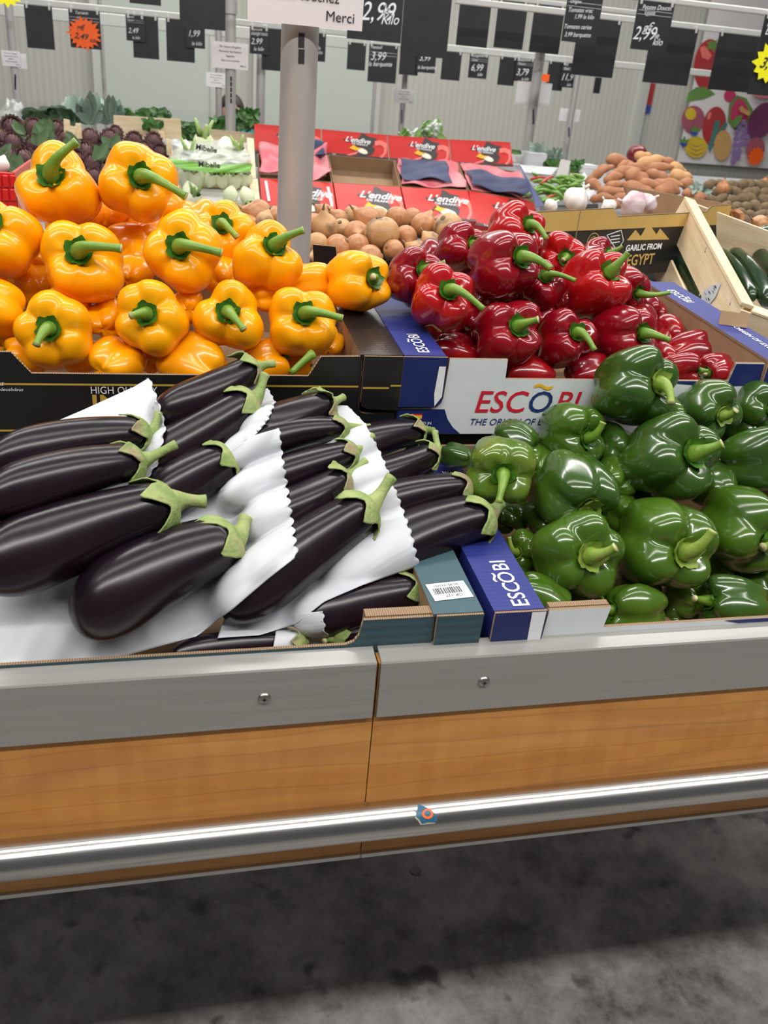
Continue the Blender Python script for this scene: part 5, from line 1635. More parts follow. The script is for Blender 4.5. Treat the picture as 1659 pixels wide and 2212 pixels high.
for k, (cx, cy) in enumerate(((98, 300), (60, 293), (12, 350), (170, 318), (95, 318), (245, 325), (30, 372), (210, 345), (110, 288), (140, 330))):
    c = onp(cx, cy, 0.06)
    g = G()
    for q in range(4):
        b = c+np.array([rnd(rd, .02), rnd(rd, .02), rnd(rd, .01)])
        leaf(g, b, b+np.array([rnd(rd, .05), -0.01, 0.03+rd.random()*.04]), 0.035, (0, -1, .3), 0.1, 5)
    setp(obj('artichoke_leaf_tuft', g, 'artichoke_leaf'), 'small grey green leaf tuft sticking out between the purple artichokes', 'leaves', 'leaf tufts among the artichokes')

# ---- wooden crates and posts at the left
def wbox(name, label, tl, tr, br, bl, Y, m='pale_wood', cat='board', th=0.010, group=None):
    ps = [aty(*p, Y) for p in (tl, tr, br, bl)]
    g = G()
    k = np.array([0, th, 0])
    g.add([*ps, *[p+k for p in ps]], [(3, 2, 1, 0), (4, 5, 6, 7), (0, 1, 5, 4), (1, 2, 6, 5), (2, 3, 7, 6), (3, 0, 4, 7)])
    o = obj(name, g, m, None, smooth=False)
    setp(o, label, cat, group)
    return o
wbox('crate_board', 'pale wooden board standing upright behind the artichokes, parsley hanging over it', (245, 249), (390, 258), (393, 302), (246, 292), 4.10, cat='board', th=0.012)
wbox('crate_board', 'pale wooden crate side behind the fennel, beside the thin pole', (432, 277), (549, 288), (552, 322), (434, 308), 4.30, th=0.010)
wbox('crate_board', 'horizontal wooden crate edge behind the artichokes at the left', (120, 282), (250, 297), (250, 305), (120, 290), 4.10, th=0.010)
wbox('crate_post', 'short wooden crate post leftmost in front of the cabbages', (137, 257), (150, 260), (152, 296), (139, 294), 3.95, th=0.016, cat='post')
wbox('crate_post', 'wooden crate post right of the shortest one, half hidden', (163, 266), (174, 267), (178, 300), (165, 300), 3.95, th=0.016, cat='post')
wbox('crate_post', 'slanted wooden crate post behind the upright yellow pepper stem', (152, 272), (166, 276), (150, 340), (132, 336), 3.85, th=0.014, cat='post')
wbox('crate_post', 'short wooden post in front of the upright board', (343, 283), (355, 285), (357, 303), (345, 302), 4.0, th=0.016, cat='post')
wbox('crate_post', 'long wooden post left of the bagged fennel', (359, 300), (372, 303), (371, 338), (360, 334), 3.88, th=0.016, cat='post')
# fennel crate
fy = 3.72
fc = thing('fennel_crate', 'pale wooden crate holding the fennel, left of the endive boxes', 'crate', tuple(onp(460, 420)))
def fb(tl, tr, br, bl, Ya, Yb, nm='slat', th=0.010):
    ps = [aty(*tl, Ya), aty(*tr, Ya), aty(*br, Yb), aty(*bl, Yb)]
    k = np.array([0, th, -0.004])
    g = G().add([*ps, *[p+k for p in ps]], [(3, 2, 1, 0), (4, 5, 6, 7), (0, 1, 5, 4), (1, 2, 6, 5), (2, 3, 7, 6), (3, 0, 4, 7)])
    obj(nm, g, 'pale_wood', fc, smooth=False)
fb((391, 393), (545, 399), (546, 408), (392, 402), 3.74, 3.735, 'divider_slat')
fb((533, 297), (548, 299), (553, 385), (541, 383), 4.10, 3.80, 'side_slat')
fb((538, 385), (556, 386), (564, 452), (545, 450), 3.76, 3.55, 'side_slat')
fb((366, 310), (372, 310), (378, 395), (370, 395), 4.05, 3.76, 'side_slat')
fb((395, 433), (546, 440), (548, 452), (396, 446), 3.60, 3.58, 'front_slat')
obj('lining', G().add([aty(396, 403, 3.75), aty(540, 408, 3.75), aty(545, 440, 3.60), aty(398, 436, 3.60)], [(0, 1, 2, 3)]), 'sign_white', fc, smooth=False)

def fennel(label, cx, cy, w, off, up=True, seed=0, group='fennel bulbs'):
    c = onp(cx, cy, off)
    R = 0.5*w*depth(c)/FPX
    rd = random.Random(seed)
    A = V((rnd(rd, .25), -0.5, 0.9)) if up else V((rnd(rd, .3), -0.6, -0.75))
    t = thing('fennel_bulb', label, 'fennel', c, group, T_(V(c)) @ frame(A))
    g = G()
    nu, nv = 18, 14
    P = np.zeros((nv, nu, 3))
    for j in range(nv):
        u = j/(nv-1)
        for i in range(nu):
            th = 2*pi*i/nu
            r = R*(sin(pi*min(0.999, 0.02+0.80*u))**0.75)*(1+0.05*cos(5*th))
            P[j, i] = (r*cos(th), r*0.8*sin(th), R*(-1.2+2.5*u))
    g.grid(P, 0, True)
    obj('bulb', g, 'fennel_bulb', t, world=False)
    for k in range(3):
        a = 2*pi*k/3+rd.random()
        g = G().tube([(0.3*R*cos(a), 0.3*R*sin(a), R*0.9), (0.6*R*cos(a), 0.4*R*sin(a), R*1.9), (1.0*R*cos(a), .6*R*sin(a), R*2.6)], [R*0.30, R*0.2, R*0.13], 8)
        obj('stalk', g, 'fennel_stalk', t, world=False)
    return t
for k, (cx, cy, w, up) in enumerate([(398, 383, 34, True), (425, 388, 34, True), (455, 390, 30, True), (480, 392, 30, True), (508, 392, 32, True), (530, 390, 30, True)]):
    fennel('fennel bulb in the row behind the divider slat', cx, cy, w, 0.02, True, k)
for k, (cx, cy, w, lab) in enumerate([(411, 412, 38, 'fennel bulb in front of the divider slat, left, just right of the top yellow pepper'), (498, 418, 32, 'fennel bulb in front of the divider slat, hanging stalks down, left of a pair'), (532, 420, 32, 'fennel bulb in front of the divider slat, hanging stalks down, right of a pair'), (418, 438, 36, 'fennel bulb behind the stem of the top yellow pepper')]):
    fennel(lab, cx, cy, w, 0.03, k in (3,), 20+k)
for k, (cx, cy, w) in enumerate([(400, 330, 50), (440, 318, 46), (490, 322, 50), (520, 345, 40), (455, 345, 44), (410, 352, 40)]):
    fennel('fennel bulb inside the clear bag with the green band', cx, cy, w, 0.05, bool(k % 2), 40+k, 'bagged fennel bulbs')
# the film bag over them
def film(label, pts, Yf, name='plastic_bag', m='clear_film', bulge=0.05, seed=0, cat='plastic bag', off=0.10, amp=0.012):
    """pts: four pixel corners tl, tr, br, bl on the display surface, raised by off"""
    rr = np.random.RandomState(seed); ph = rr.uniform(0, 6, 9)
    n = 34
    P = np.zeros((n, n, 3))
    tl, tr, br, bl = [np.array(p, float) for p in pts]
    for j in range(n):
        for i in range(n):
            u, v = i/(n-1), j/(n-1)
            q = (tl*(1-u)+tr*u)*(1-v)+(bl*(1-u)+br*u)*v
            e = sin(pi*u)**0.4*sin(pi*v)**0.4 if 0 < u < 1 and 0 < v < 1 else 0
            q = q+np.array([3*sin(9*v+ph[0]), 3*sin(11*u+ph[1])])
            z = off+bulge*e+amp*(sin(9*u+7*v+ph[2])+sin(15*u-11*v+ph[3])*0.7+abs(sin(12*v+5*u+ph[4])))
            P[j, i] = onp(q[0], q[1], z) if Yf is None else aty(q[0], q[1], Yf-z)
    o = obj(name, G().grid(P), m)
    o.modifiers.new('thick', 'SOLIDIFY').thickness = 0.0006
    setp(o, label, cat)
    return o
bag = film('clear plastic bag over fennel bulbs with a green band', [(374, 303), (536, 306), (543, 372), (366, 366)], None, seed=3, off=0.07)
gb = G()
P = np.zeros((6, 30, 3))
for j in range(6):
    for i in range(30):
        u, v = i/29, j/5
        px = 366+u*176; py = 340+18*v+8*sin(pi*u)+u*12
        P[j, i] = onp(px, py, 0.165+0.008*sin(9*u+4*v))
gb.grid(P)
gbo = obj('green_band', gb, 'green_film', bag)
g = G()
c = onp(428, 360, 0.185)
text(g, 'Mibelle', 0.027, T_(V(c)), 0, 0, 0.03)
c = onp(422, 322, 0.20)
text(g, 'Mibelle', 0.027, T_(V(c)) @ RY(0.12), 0, 0, 0.03)
obj('lettering', g, 'endive_dark', bag, smooth=False)
film('clear plastic bag standing at the left photo edge behind the artichokes', [(18, 212), (48, 222), (56, 285), (-25, 278)], 4.35, seed=8, bulge=0.10, off=0.0)
film('crinkled clear bag of salad standing behind the endive boxes, larger one', [(912, 266), (952, 258), (957, 304), (905, 302)], 4.5, seed=9, bulge=0.08, off=0.0)
film('low crinkled clear bag left of the larger one behind the endive boxes', [(862, 283), (905, 278), (912, 303), (858, 300)], 4.5, seed=10, bulge=0.06, off=0.0)

# ---- leafy heaps
def leafbunch(label, name, x0, x1, y0, y1, Y, n, w, m, seed, kind='up', cat='leaves', spread=0.6, ln=0.14, group=None):
    rd = random.Random(seed)
    g = G()
    for k in range(n):
        px, py = rd.uniform(x0, x1), rd.uniform(y0, y1)
        c = aty(px, py, Y+rnd(rd, 0.10))
        if kind == 'up':
            d = np.array([rnd(rd, spread), rnd(rd, 0.4), 1.0])
        else:
            d = np.array([rnd(rd, 1), rnd(rd, .6)-0.2, rnd(rd, 1)])
        d /= np.linalg.norm(d)
        leaf(g, c-d*ln*0.5, c+d*ln*0.5, w, (rnd(rd, .5), -1, .4), rnd(rd, .15), 6)
    o = obj(name, g, m)
    setp(o, label, cat, group)
    return o
for k, cx in enumerate((72, 96, 122, 148)):
    rd = random.Random(50+k)
    g = G()
    for q in range(8):
        b = aty(cx+rnd(rd, 8), 272, 4.3+rnd(rd, .06))
        T1 = aty(cx+rnd(rd, 16)-5, 230+abs(rnd(rd, 18)), 4.3+rnd(rd, .06))
        leaf(g, b, T1, 0.085, (rnd(rd, .4), -1, .2), 0.05, 7, 0, 1.3, 0.18)
    setp(obj('leafy_cabbage', g, 'cabbage_leaf'), ('dark pointed leafy green, leftmost of four beside the plastic bag', 'dark pointed leafy green, second of four', 'dark pointed leafy green, third of four', 'dark pointed leafy green beside the silvery leaves')[k], 'leafy vegetable', 'dark leafy greens at the left')
for k, (cx, n_, wd) in enumerate(((158, 14, 26), (195, 20, 34), (240, 20, 38))):
    rd = random.Random(70+k)
    g = G()
    base = aty(cx, 268, 4.35)
    for q in range(n_):
        a = radians(-75+150*q/(n_-1))
        T1 = aty(cx+wd*sin(a)+rnd(rd, 5), 262-(70 if k == 1 else 58)*cos(a)*(0.75+0.3*rd.random()), 4.35+rnd(rd, .1))
        leaf(g, base+np.array([rnd(rd, .02), rnd(rd, .02), 0]), T1, 0.040, (rnd(rd, .5), -1, .2), 0.06, 7, 0, 1.2, 0.14)
    setp(obj('silver_leaf_vegetable', g, 'silver_leaf'), ('silvery green leafy vegetable next to the dark pointed leaves', 'tallest silvery green leafy vegetable behind the artichokes', 'silvery green leafy vegetable left of the upright wooden board')[k], 'leafy vegetable', 'silvery leaf vegetables')
leafbunch('dark green parsley leaves rising behind the upright wooden board', 'parsley_bunch', 275, 365, 238, 254, 4.3, 60, 0.022, 'parsley_leaf', 5, 'any', ln=0.04)
leafbunch('parsley sprig hanging over the front of the upright wooden board', 'parsley_bunch', 312, 350, 260, 276, 4.05, 26, 0.022, 'parsley_leaf', 6, 'any', ln=0.04)
leafbunch('parsley bunch right of the upright wooden board', 'parsley_bunch', 390, 430, 268, 298, 4.2, 90, 0.022, 'parsley_leaf', 7, 'any', ln=0.04)
leafbunch('green herb bunch behind the thin pole, right side', 'herb_bunch', 505, 556, 240, 280, 4.55, 150, 0.022, 'parsley_leaf', 8, 'any', ln=0.045)
leafbunch('green herb bunch behind the thin pole, left side', 'herb_bunch', 456, 498, 258, 280, 4.55, 80, 0.022, 'parsley_leaf', 9, 'any', ln=0.045)
leafbunch('pale green salad inside the larger clear bag', 'bagged_salad', 915, 952, 268, 300, 4.52, 60, 0.03, 'celery_leaf', 10, 'any', ln=0.06)
leafbunch('pale green salad inside the low clear bag', 'bagged_salad', 866, 906, 286, 300, 4.52, 34, 0.03, 'celery_leaf', 11, 'any', ln=0.05)
leafbunch('silvery sprigs in clear wrap behind the right thin pole', 'wrapped_sprigs', 1150, 1170, 312, 330, 4.4, 34, 0.02, 'silver_leaf', 12, 'any', ln=0.05)
leafbunch('silvery sprigs in clear wrap left of the farthest right pole', 'wrapped_sprigs', 1182, 1214, 326, 342, 4.4, 40, 0.02, 'silver_leaf', 13, 'any', ln=0.05)
leafbunch('green leaves in a box beside the white cardboard corner', 'herb_bunch', 1178, 1202, 348, 366, 4.1, 60, 0.02, 'parsley_leaf', 14, 'any', ln=0.04)
leafbunch('green leaves right of the white wooden post', 'herb_bunch', 1234, 1256, 350, 372, 4.1, 60, 0.02, 'parsley_leaf', 15, 'any', ln=0.04)
leafbunch('tuft of green leaves at the right end of the sweet potato heap', 'herb_bunch', 1490, 1530, 400, 418, 3.5, 40, 0.02, 'silver_leaf', 16, 'any', ln=0.04)
leafbunch('small green leaves peeping over the rightmost endive lid', 'herb_bunch', 1106, 1122, 328, 338, 4.5, 20, 0.02, 'parsley_leaf', 17, 'any', ln=0.04)

# red plastic tray and white bulb at the left edge
c = aty(-5, 400, 1.75)
rt_ = thing('red_plastic_tray', 'bright red slotted plastic tray at the left photo edge behind the yellow peppers', 'tray', c)
a, b = aty(-40, 370, 1.75), aty(36, 436, 1.75)
obj('tray_wall', G().box(a[0], b[0], 1.75, 1.76, 1.10, a[2]), 'red_plastic', rt_, smooth=False, bevel=0.001)
obj('tray_side', G().box(b[0]-0.006, b[0], 1.752, 2.0, 1.10, a[2]), 'red_plastic', rt_, smooth=False)
for r_ in range(2):
    for q in range(3):
        p0 = aty(-12+q*16, 378+r_*30, 1.745)
        obj('slot_rib', G().box(p0[0], p0[0]+0.010, 1.746, 1.751, p0[2]-0.020, p0[2]), 'red_plastic', rt_, smooth=False, bevel=0.002)
for k, (cx, cy, w) in enumerate(((3, 356, 34), (-22, 362, 34))):
    onion('white bulb peeping over the red plastic tray at the left edge', cx, cy, w, 1.80, (.4, .2, 1), 400+k, 'garlic_white', 'white bulbs over the red tray', cat='garlic', name='garlic_bulb')

# ---- sweet potatoes
SP = [(1341, 354, 68, 28, 5, 'sweet_potato_skin', 'sweet potato with a bare orange left tip at the upper left of the heap'), (1390, 339, 38, 20, -5, 'sweet_potato_tan', 'small pale sweet potato at the very top of the heap'),
      (1408, 351, 62, 25, -8, 'sweet_potato_tan', 'long pale sweet potato just under the topmost one'), (1290, 380, 54, 20, -32, 'sweet_potato_skin', 'thin sweet potato slanting at the far left of the heap'),
      (1348, 376, 74, 24, -12, 'sweet_potato_skin', ''), (1421, 367, 60, 24, -8, 'sweet_potato_skin', ''), (1464, 369, 42, 24, 10, 'sweet_potato_tan', ''), (1471, 383, 46, 26, 5, 'sweet_potato_tan', 'smooth tan sweet potato at the right end, third layer'),
      (1421, 381, 50, 22, 15, 'sweet_potato_skin', ''), (1377, 392, 62, 36, 35, 'sweet_potato_skin', 'thick sweet potato in the middle of the heap, facing forward'), (1327, 387, 46, 22, -15, 'sweet_potato_skin', ''), (1283, 403, 38, 22, 35, 'sweet_potato_skin', ''),
      (1330, 403, 52, 20, -8, 'sweet_potato_skin', ''), (1319, 416, 54, 22, 5, 'sweet_potato_skin', ''), (1381, 416, 68, 34, 25, 'sweet_potato_skin', ''), (1439, 400, 64, 24, 10, 'sweet_potato_skin', ''),
      (1442, 418, 60, 36, -10, 'sweet_potato_skin', 'broad sweet potato low on the right of the heap'), (1486, 403, 42, 24, 15, 'sweet_potato_skin', ''), (1490, 423, 38, 20, 0, 'sweet_potato_skin', ''), (1359, 432, 72, 22, 0, 'sweet_potato_skin', ''),
      (1402, 438, 62, 22, 0, 'sweet_potato_skin', ''), (1440, 440, 52, 18, 5, 'sweet_potato_skin', ''), (1300, 430, 48, 20, 5, 'sweet_potato_skin', ''), (1352, 361, 46, 20, -20, 'sweet_potato_skin', ''), (1400, 402, 50, 24, 0, 'sweet_potato_skin', ''),
      (1309, 366, 44, 18, -25, 'sweet_potato_skin', ''), (1450, 356, 40, 20, 12, 'sweet_potato_skin', ''), (1480, 440, 40, 20, 0, 'sweet_potato_skin', ''), (1375, 366, 50, 22, 6, 'sweet_potato_skin', ''), (1330, 445, 50, 20, 0, 'sweet_potato_skin', ''), (1515, 432, 34, 22, 0, 'sweet_potato_skin', '')]
def spud(cx, cy, L, w, ang, m, lab, Y, name, cat, group, seed, taper=1.0):
    c = aty(cx, cy, Y)
    s = depth(c)/FPX
    rd = random.Random(seed)
    a = radians(-ang)
    ux = CR*cos(a)+CU*sin(a); ux = ux+_F*rnd(rd, .5)*1.0; ux /= np.linalg.norm(ux)
    h = L*s*0.5*1.12; R = w*s*0.5
    side = np.cross(ux, _F); side /= np.linalg.norm(side)
    n = 13
    pts, rad = [], []
    for i in range(n):
        u = -1+2*i/(n-1)
        pts.append(c+ux*h*u+side*R*0.28*(1-u*u)*rd.choice((1, 1))+np.array([0, 0, R*0.1*sin(3*u+seed)]))
        rad.append(max(0.0012, R*((1-abs(u)**2.2)**0.62*(1-0.30*u*taper)*(1+0.10*sin(5*u+seed)*taper+0.06*sin(9*u+2*seed)*taper))))
    return setp(obj(name, G().tube(pts, rad, 14), m), lab, cat, group)
for k, (cx, cy, L, w, a, m, lab) in enumerate(SP):
    Y = 3.95-(cy-338)*0.0062
    spud(cx, cy, L, w, a, m, lab or 'sweet potato buried in the reddish brown heap at the right', Y, 'sweet_potato', 'sweet potato', 'sweet potatoes heaped at the right', 500+k)
c = aty(1376, 336, 4.3)
R = 0.5*44*depth(c)/FPX
setp(obj('red_cabbage', G().sphere(c, (R, R, R*0.95), 20, 14, fn=lambda d: 1+0.05*sin(7*atan2(d[1], d[0])+4*d[2])), 'red_cabbage'), 'dark red cabbage peeking out above the sweet potato heap', 'cabbage')
# ---- potatoes
rd = random.Random(31)
k = 0
for r_ in range(6):
    for q in range(7):
        cx = 1538+q*21+(10 if r_ % 2 else 0)+rnd(rd, 3)
        cy = 402+r_*16+rnd(rd, 3)-(0 if r_ else -2)
        if cx < 1545 and r_ > 4: continue
        spud(cx, cy, rd.uniform(25, 31), rd.uniform(19, 23), rd.uniform(-50, 50), 'potato_skin', 'small earthy brown potato in the heap at the right photo edge', 3.5-r_*0.08, 'potato', 'potato', 'potatoes heaped at the right', 700+k, 0.3)
        k += 1
for k, (cx, cy, w, Y, ax, lab) in enumerate(((1561, 407, 30, 3.4, (0, 0, 1), 'pale orange onion on top of the potatoes, near the black box corner'), (1645, 405, 34, 3.55, (0.3, 0, 1), 'onion behind the potatoes at the far right'), (1590, 470, 34, 2.02, (-.4, -.3, 1), 'onion with loose orange skin just behind the courgette crate'),
        (1640, 486, 42, 1.95, (-.9, -.2, .4), 'onion at the right photo edge just behind the courgette crate'), (1567, 487, 34, 1.98, (.5, 0, .7), 'onion partly hidden at the corner of the black and gold box'))):
    onion(lab, cx, cy, w, Y, ax, 800+k, 'onion_skin', 'onions at the right')
oc2 = thing('produce_crate', 'low black crate of onions behind the courgette crate at the right edge', 'crate', (1.42, 1.97, 1.10))
obj('tray', G().box(1.16, 1.70, 1.80, 2.14, 1.1005, 1.106).box(1.16, 1.70, 1.80, 1.804, 1.106, 1.15).box(1.16, 1.70, 2.136, 2.14, 1.106, 1.16).box(1.16, 1.164, 1.80, 2.14, 1.106, 1.15).box(1.696, 1.70, 1.80, 2.14, 1.106, 1.15), 'card_black_front', oc2, smooth=False)
rd = random.Random(4)
g = G()
for q in range(7):
    b = aty(1592+rnd(rd, 5), 478, 1.93)
    leaf(g, b, aty(1592+rnd(rd, 22), 456+rnd(rd, 7), 1.93), 0.022, (rnd(rd, 1), -1, 0), 0.1, 5)
setp(obj('loose_onion_skin', g, 'onion_skin'), 'loose dry orange onion skins in front of the potatoes', 'onion skin')

# ---- chillies in a navy box
cb = thing('chilli_box', 'navy cardboard box full of green chillies beside the rightmost endive box', 'box', tuple(onp(1205, 410)))
def cbp(pts, Ys, m, nm):
    ps = [aty(*p, y) for p, y in zip(pts, Ys)]
    k = np.array([0.006, 0.004, -0.002])
    g = G().add([*ps, *[p+k for p in ps]], [(0, 1, 2, 3), (7, 6, 5, 4), (0, 4, 5, 1), (1, 5, 6, 2), (2, 6, 7, 3), (3, 7, 4, 0)])
    obj(nm, g, m, cb, smooth=False)
cbp([(1122, 356), (1142, 392), (1178, 447), (1158, 447)], (3.9, 3.7, 3.45, 3.45), 'card_navy', 'left_wall')
cbp([(1122, 356), (1206, 362), (1190, 378), (1130, 372)], (3.92, 3.92, 3.9, 3.9), 'card_white', 'back_wall')
cbp([(1165, 445), (1290, 440), (1290, 452), (1165, 460)], (3.44, 3.44, 3.42, 3.42), 'card_black_front', 'front_wall')
cbp([(1248, 384), (1262, 372), (1292, 430), (1278, 440)], (3.9, 3.9, 3.5, 3.5), 'card_white', 'right_wall')
rd = random.Random(77)
for k in range(62):
    cx = rd.uniform(1150, 1262); cy = rd.uniform(384, 436)
    if cx < 1150+(cy-384)*0.45: cx += 24
    c = onp(cx, cy, 0.02+rd.random()*0.05)
    a = rd.uniform(-0.9, 0.9)
    d = np.array([cos(a), rnd(rd, .4), sin(a)*0.5]); L = rd.uniform(0.035, 0.06)
    bn = np.array([rnd(rd, 1), rnd(rd, 1), 1.0])*0.012
    pts = [c-d*L, c-d*L*0.4+bn, c+d*L*0.3+bn, c+d*L]
    red = k in (3, 9, 17, 40)
    t = thing('chilli_pepper', 'red chilli among the green ones in the navy box' if red else 'green chilli in the navy box beside the endives', 'chilli', c, 'red chillies' if red else 'green chillies in the navy box')
    obj('pod', G().tube(bez(*pts, 7), [0.0062, 0.0075, 0.0072, 0.0065, 0.005, 0.003, 0.0008], 8), 'chilli_red' if red else 'chilli_green', t)
    obj('stem', G().tube([pts[0], pts[0]-d*0.02], [0.0025, 0.0018], 6), 'stem_green', t)
# small boxes behind the chillies
def cardbox(label, tl, br, Y, dpt, m='card_white', name='small_box'):
    a, b = aty(*tl, Y), aty(*br, Y)
    setp(obj(name, G().box(a[0], b[0], Y, Y+dpt, b[2], a[2]).box(a[0]+0.004, b[0]-0.004, Y-0.001, Y+0.001, b[2]+0.02, b[2]+0.024), [m], None, smooth=False), label, 'box')
cardbox('white cardboard box left of the silvery sprigs, beside the right thin pole', (1146, 330), (1178, 362), 4.25, 0.12)
cardbox('low pinkish white box between the rightmost endive lid and the pole', (1118, 336), (1130, 352), 4.35, 0.10, 'sign_white')
cardbox('white box with a torn edge left of the sweet potatoes', (1256, 356), (1292, 376), 4.0, 0.10)
cardbox('tan box of wrapped sprigs behind the white post', (1180, 338), (1214, 350), 4.4, 0.10, 'card_brown')
wbox('crate_post', 'white wooden post standing between chillies and green leaves', (1214, 344), (1233, 348), (1222, 392), (1202, 388), 3.85, 'sign_white', 'post', 0.012)
wbox('crate_board', 'thin pale wooden crate edge behind the white post', (1180, 346), (1256, 354), (1256, 359), (1180, 351), 4.2, th=0.010)
wbox('crate_board', 'thin pale wooden crate edge left of the sweet potatoes', (1232, 374), (1268, 376), (1268, 381), (1232, 379), 3.95, th=0.010)

# ================================================================ poles, rails, slates and notices above
slots_h = 0.009
def fpole(label, px, py, Y, dia, zb, zt=2.9, slots=(), collar=None):
    t, c = pole(label, px, py, Y, dia, zb, zt, None, None, collar)
    for (sx, sy) in slots:
        q = aty(sx, sy, Y-dia/2)
        obj('slot', G().box(q[0]-dia*0.09, q[0]+dia*0.09, Y-dia/2-0.001, Y-dia/2+0.004, q[2]-slots_h, q[2]+slots_h), 'print_ink', t, smooth=False)
fpole('thin grey pole near the left photo edge behind the small notice', 30, 130, 4.6, 0.036, 1.15, slots=[(33, 165+k*6) for k in range(5)], collar=1.80)
fpole('grey pole behind the middle notice, rising from the herbs', 498, 160, 4.4, 0.047, 1.15, slots=[(499, 170+k*12) for k in range(5)], collar=1.70)
fpole('thin grey pole just left of the herb pole, farther away', 472, 120, 6.6, 0.042, 0.0)
fpole('grey pole farther away between the herb pole and the nearest pole', 563, 210, 6.8, 0.062, 0.0)
fpole('very thin grey pole behind the orange starburst slate', 224, 160, 7.5, 0.030, 0.0)
fpole('grey pole on the right with two white papers behind it', 1158, 180, 4.6, 0.050, 1.2, slots=[(1152, 240+k*8) for k in range(4)], collar=1.78)
fpole('thin grey pole second from the right, beside a white paper', 1232, 260, 6.0, 0.040, 0.0, slots=[(1229, 278+k*5) for k in range(4)])
fpole('thin grey pole behind the small notice, above the larger salad bag', 869, 240, 6.2, 0.036, 0.0, slots=[(868, 240+k*6) for k in range(5)])
fpole('very thin grey pole left of the small notice pole', 806, 240, 8.0, 0.030, 0.0)

RAILS = {}
def rail_(key, label, p, Y, h, xa=-4.0, xb=6.0):
    c = aty(*p, Y)
    t = thing('hanging_rail', label, 'rail', ((xa+xb)/2, Y, c[2]))
    obj('bar', G().box(xa, xb, Y, Y+0.03, c[2]-h/2, c[2]+h/2), 'rail_white', t, smooth=False, bevel=0.004)
    for x in (xa+0.1, xb-0.1):
        obj('drop_rod', G().tube([(x, Y+0.015, c[2]+h/2), (x, Y+0.015, 4.2)], 0.006, 8), 'rail_white', t)
    RAILS[key] = (Y, c[2]-h/2)
rail_(1, 'long white hanging rail carrying the far left slates', (51, 2), 5.15, 0.030, -3.4, 1.35)
rail_(2, 'long white hanging rail carrying the small far slates', (1115, 118), 6.05, 0.040, 1.2, 5.5)
rail_(3, 'long white hanging rail over the three upper middle slates', (1078, -6), 4.5, 0.022, 0.9, 2.3)
rail_(4, 'long white hanging rail at the top right, just above the large slates', (1545, 62), 4.2, 0.026, 1.2, 3.2)
rail_(5, 'long white hanging rail at the top right corner, uppermost', (1555, 14), 3.8, 0.022, -1.6, 3.2)
rail_(6, 'long grey hanging rail behind the far left slates', (150, 34), 6.6, 0.07, -5.0, 1.2)

SEP = {}
def slate(label, tl, br, Y, lines=None, burst=None, sl=0.0, clips=True):
    """tl / br: pixels of the top left and bottom right corner"""
    rl, lay_ = Y
    Y = RAILS[rl][0]-0.006-0.012*lay_
    a, b = aty(*tl, Y), aty(*br, Y)
    x0, x1, z0, z1 = a[0], b[0], b[2], RAILS[rl][1]
    t = thing('slate', label, 'slate', ((x0+x1)/2, Y, z0), 'hanging price slates')
    w, h = x1-x0, z1-z0
    obj('board', G().box(x0, x1, Y, Y+0.004, z0, z1), 'slate', t, smooth=False)
    if True:
        for x in (x0+0.012, x1-0.012):
            obj('clip', G().box(x-0.005, x+0.005, Y-0.003, RAILS[rl][0]+0.002, z1-0.014, z1+0.012), 'rail_white', t, smooth=False, bevel=0.001)
    if lines:
        g = G()
        for (u, v, s, tx, *r) in lines:
            text(g, tx, s*w, T_((x0+u*w, Y-0.001, z0+v*h)) @ RY(-0.05), 0, 0.35, 0.0, sx=0.85)
        if len(lines) > 2:
            for v in (0.80, 0.72):
                g.box(x0+0.03*w, x1-0.03*w, Y-0.001, Y-0.0005, z0+v*h, z0+(v+0.006)*h)
        obj('chalk_writing', g, 'chalk', t, smooth=False)
    if burst:
        (px, py), r, m, tx = burst
        c = aty(px, py, Y-0.01)
        rr = r*depth(c)/FPX
        g = G()
        n = 18 if m == 'orange_card' else 12
        rd_ = random.Random(int(px))
        poly = []
        for k in range(2*n):
            q = rr*((1.0+rd_.uniform(-.06, .12)) if k % 2 == 0 else 0.76)
            poly.append((c[0]+q*cos(pi*k/n), c[2]+q*0.92*sin(pi*k/n)))
        g.prism(poly, 0.001, T_((0, c[1], 0)))
        bo = obj('starburst_card', g, m, t, smooth=False)
        g = G()
        for (u, v, s, tt) in tx:
            text(g, tt, s*rr, T_((c[0]+u*rr, c[1]-0.001, c[2]+v*rr)) @ RY(0.05), 0, 0.35, 0.02)
        obj('lettering', g, 'print_ink', bo, smooth=False)
    return t
pr = lambda n, u='le kilo': [(0.10, 0.90, .12, 'Légumes'), (0.12, 0.82, .10, 'France'), (0.10, 0.30, .42, n), (0.35, 0.10, .22, u)]
slate('blank slate second from the left, far away', (51, 8), (119, 108), (1, 0))
slate('slate with an orange starburst price card', (145, -12), (220, 108), (1, 1), [(0.2, 0.88, .14, 'Tomates'), (0.25, 0.76, .10, 'France'), (0.1, 0.70, .08, 'cat   cal')], ((182, 73), 35, 'orange_card', [(-.45, .2, .42, 'g€'), (-.62, -.28, .46, '2,49'), (.3, -.42, .30, 'kilo')]))
slate('chalked slate priced 2,49 right of the orange starburst', (270, 11), (314, 91), (1, 1), [(0.05, 0.88, .16, 'Patates'), (0.1, 0.76, .14, 'Maroc'), (0.1, 0.30, .36, '2,49'), (0.3, 0.08, .20, 'le kilo')])
slate('blank slate behind the one priced 2,49', (285, 37), (344, 129), (1, 0))
slate('blank slate left of the large dark one, far away', (358, 38), (421, 136), (1, 0))
slate('dark slate cut off at the top edge, above the 2,49 one', (277, -60), (348, 13), (5, 0), clips=False)
slate('large blank dark slate left of the herb pole', (386, -60), (487, 67), (5, 0), clips=False)
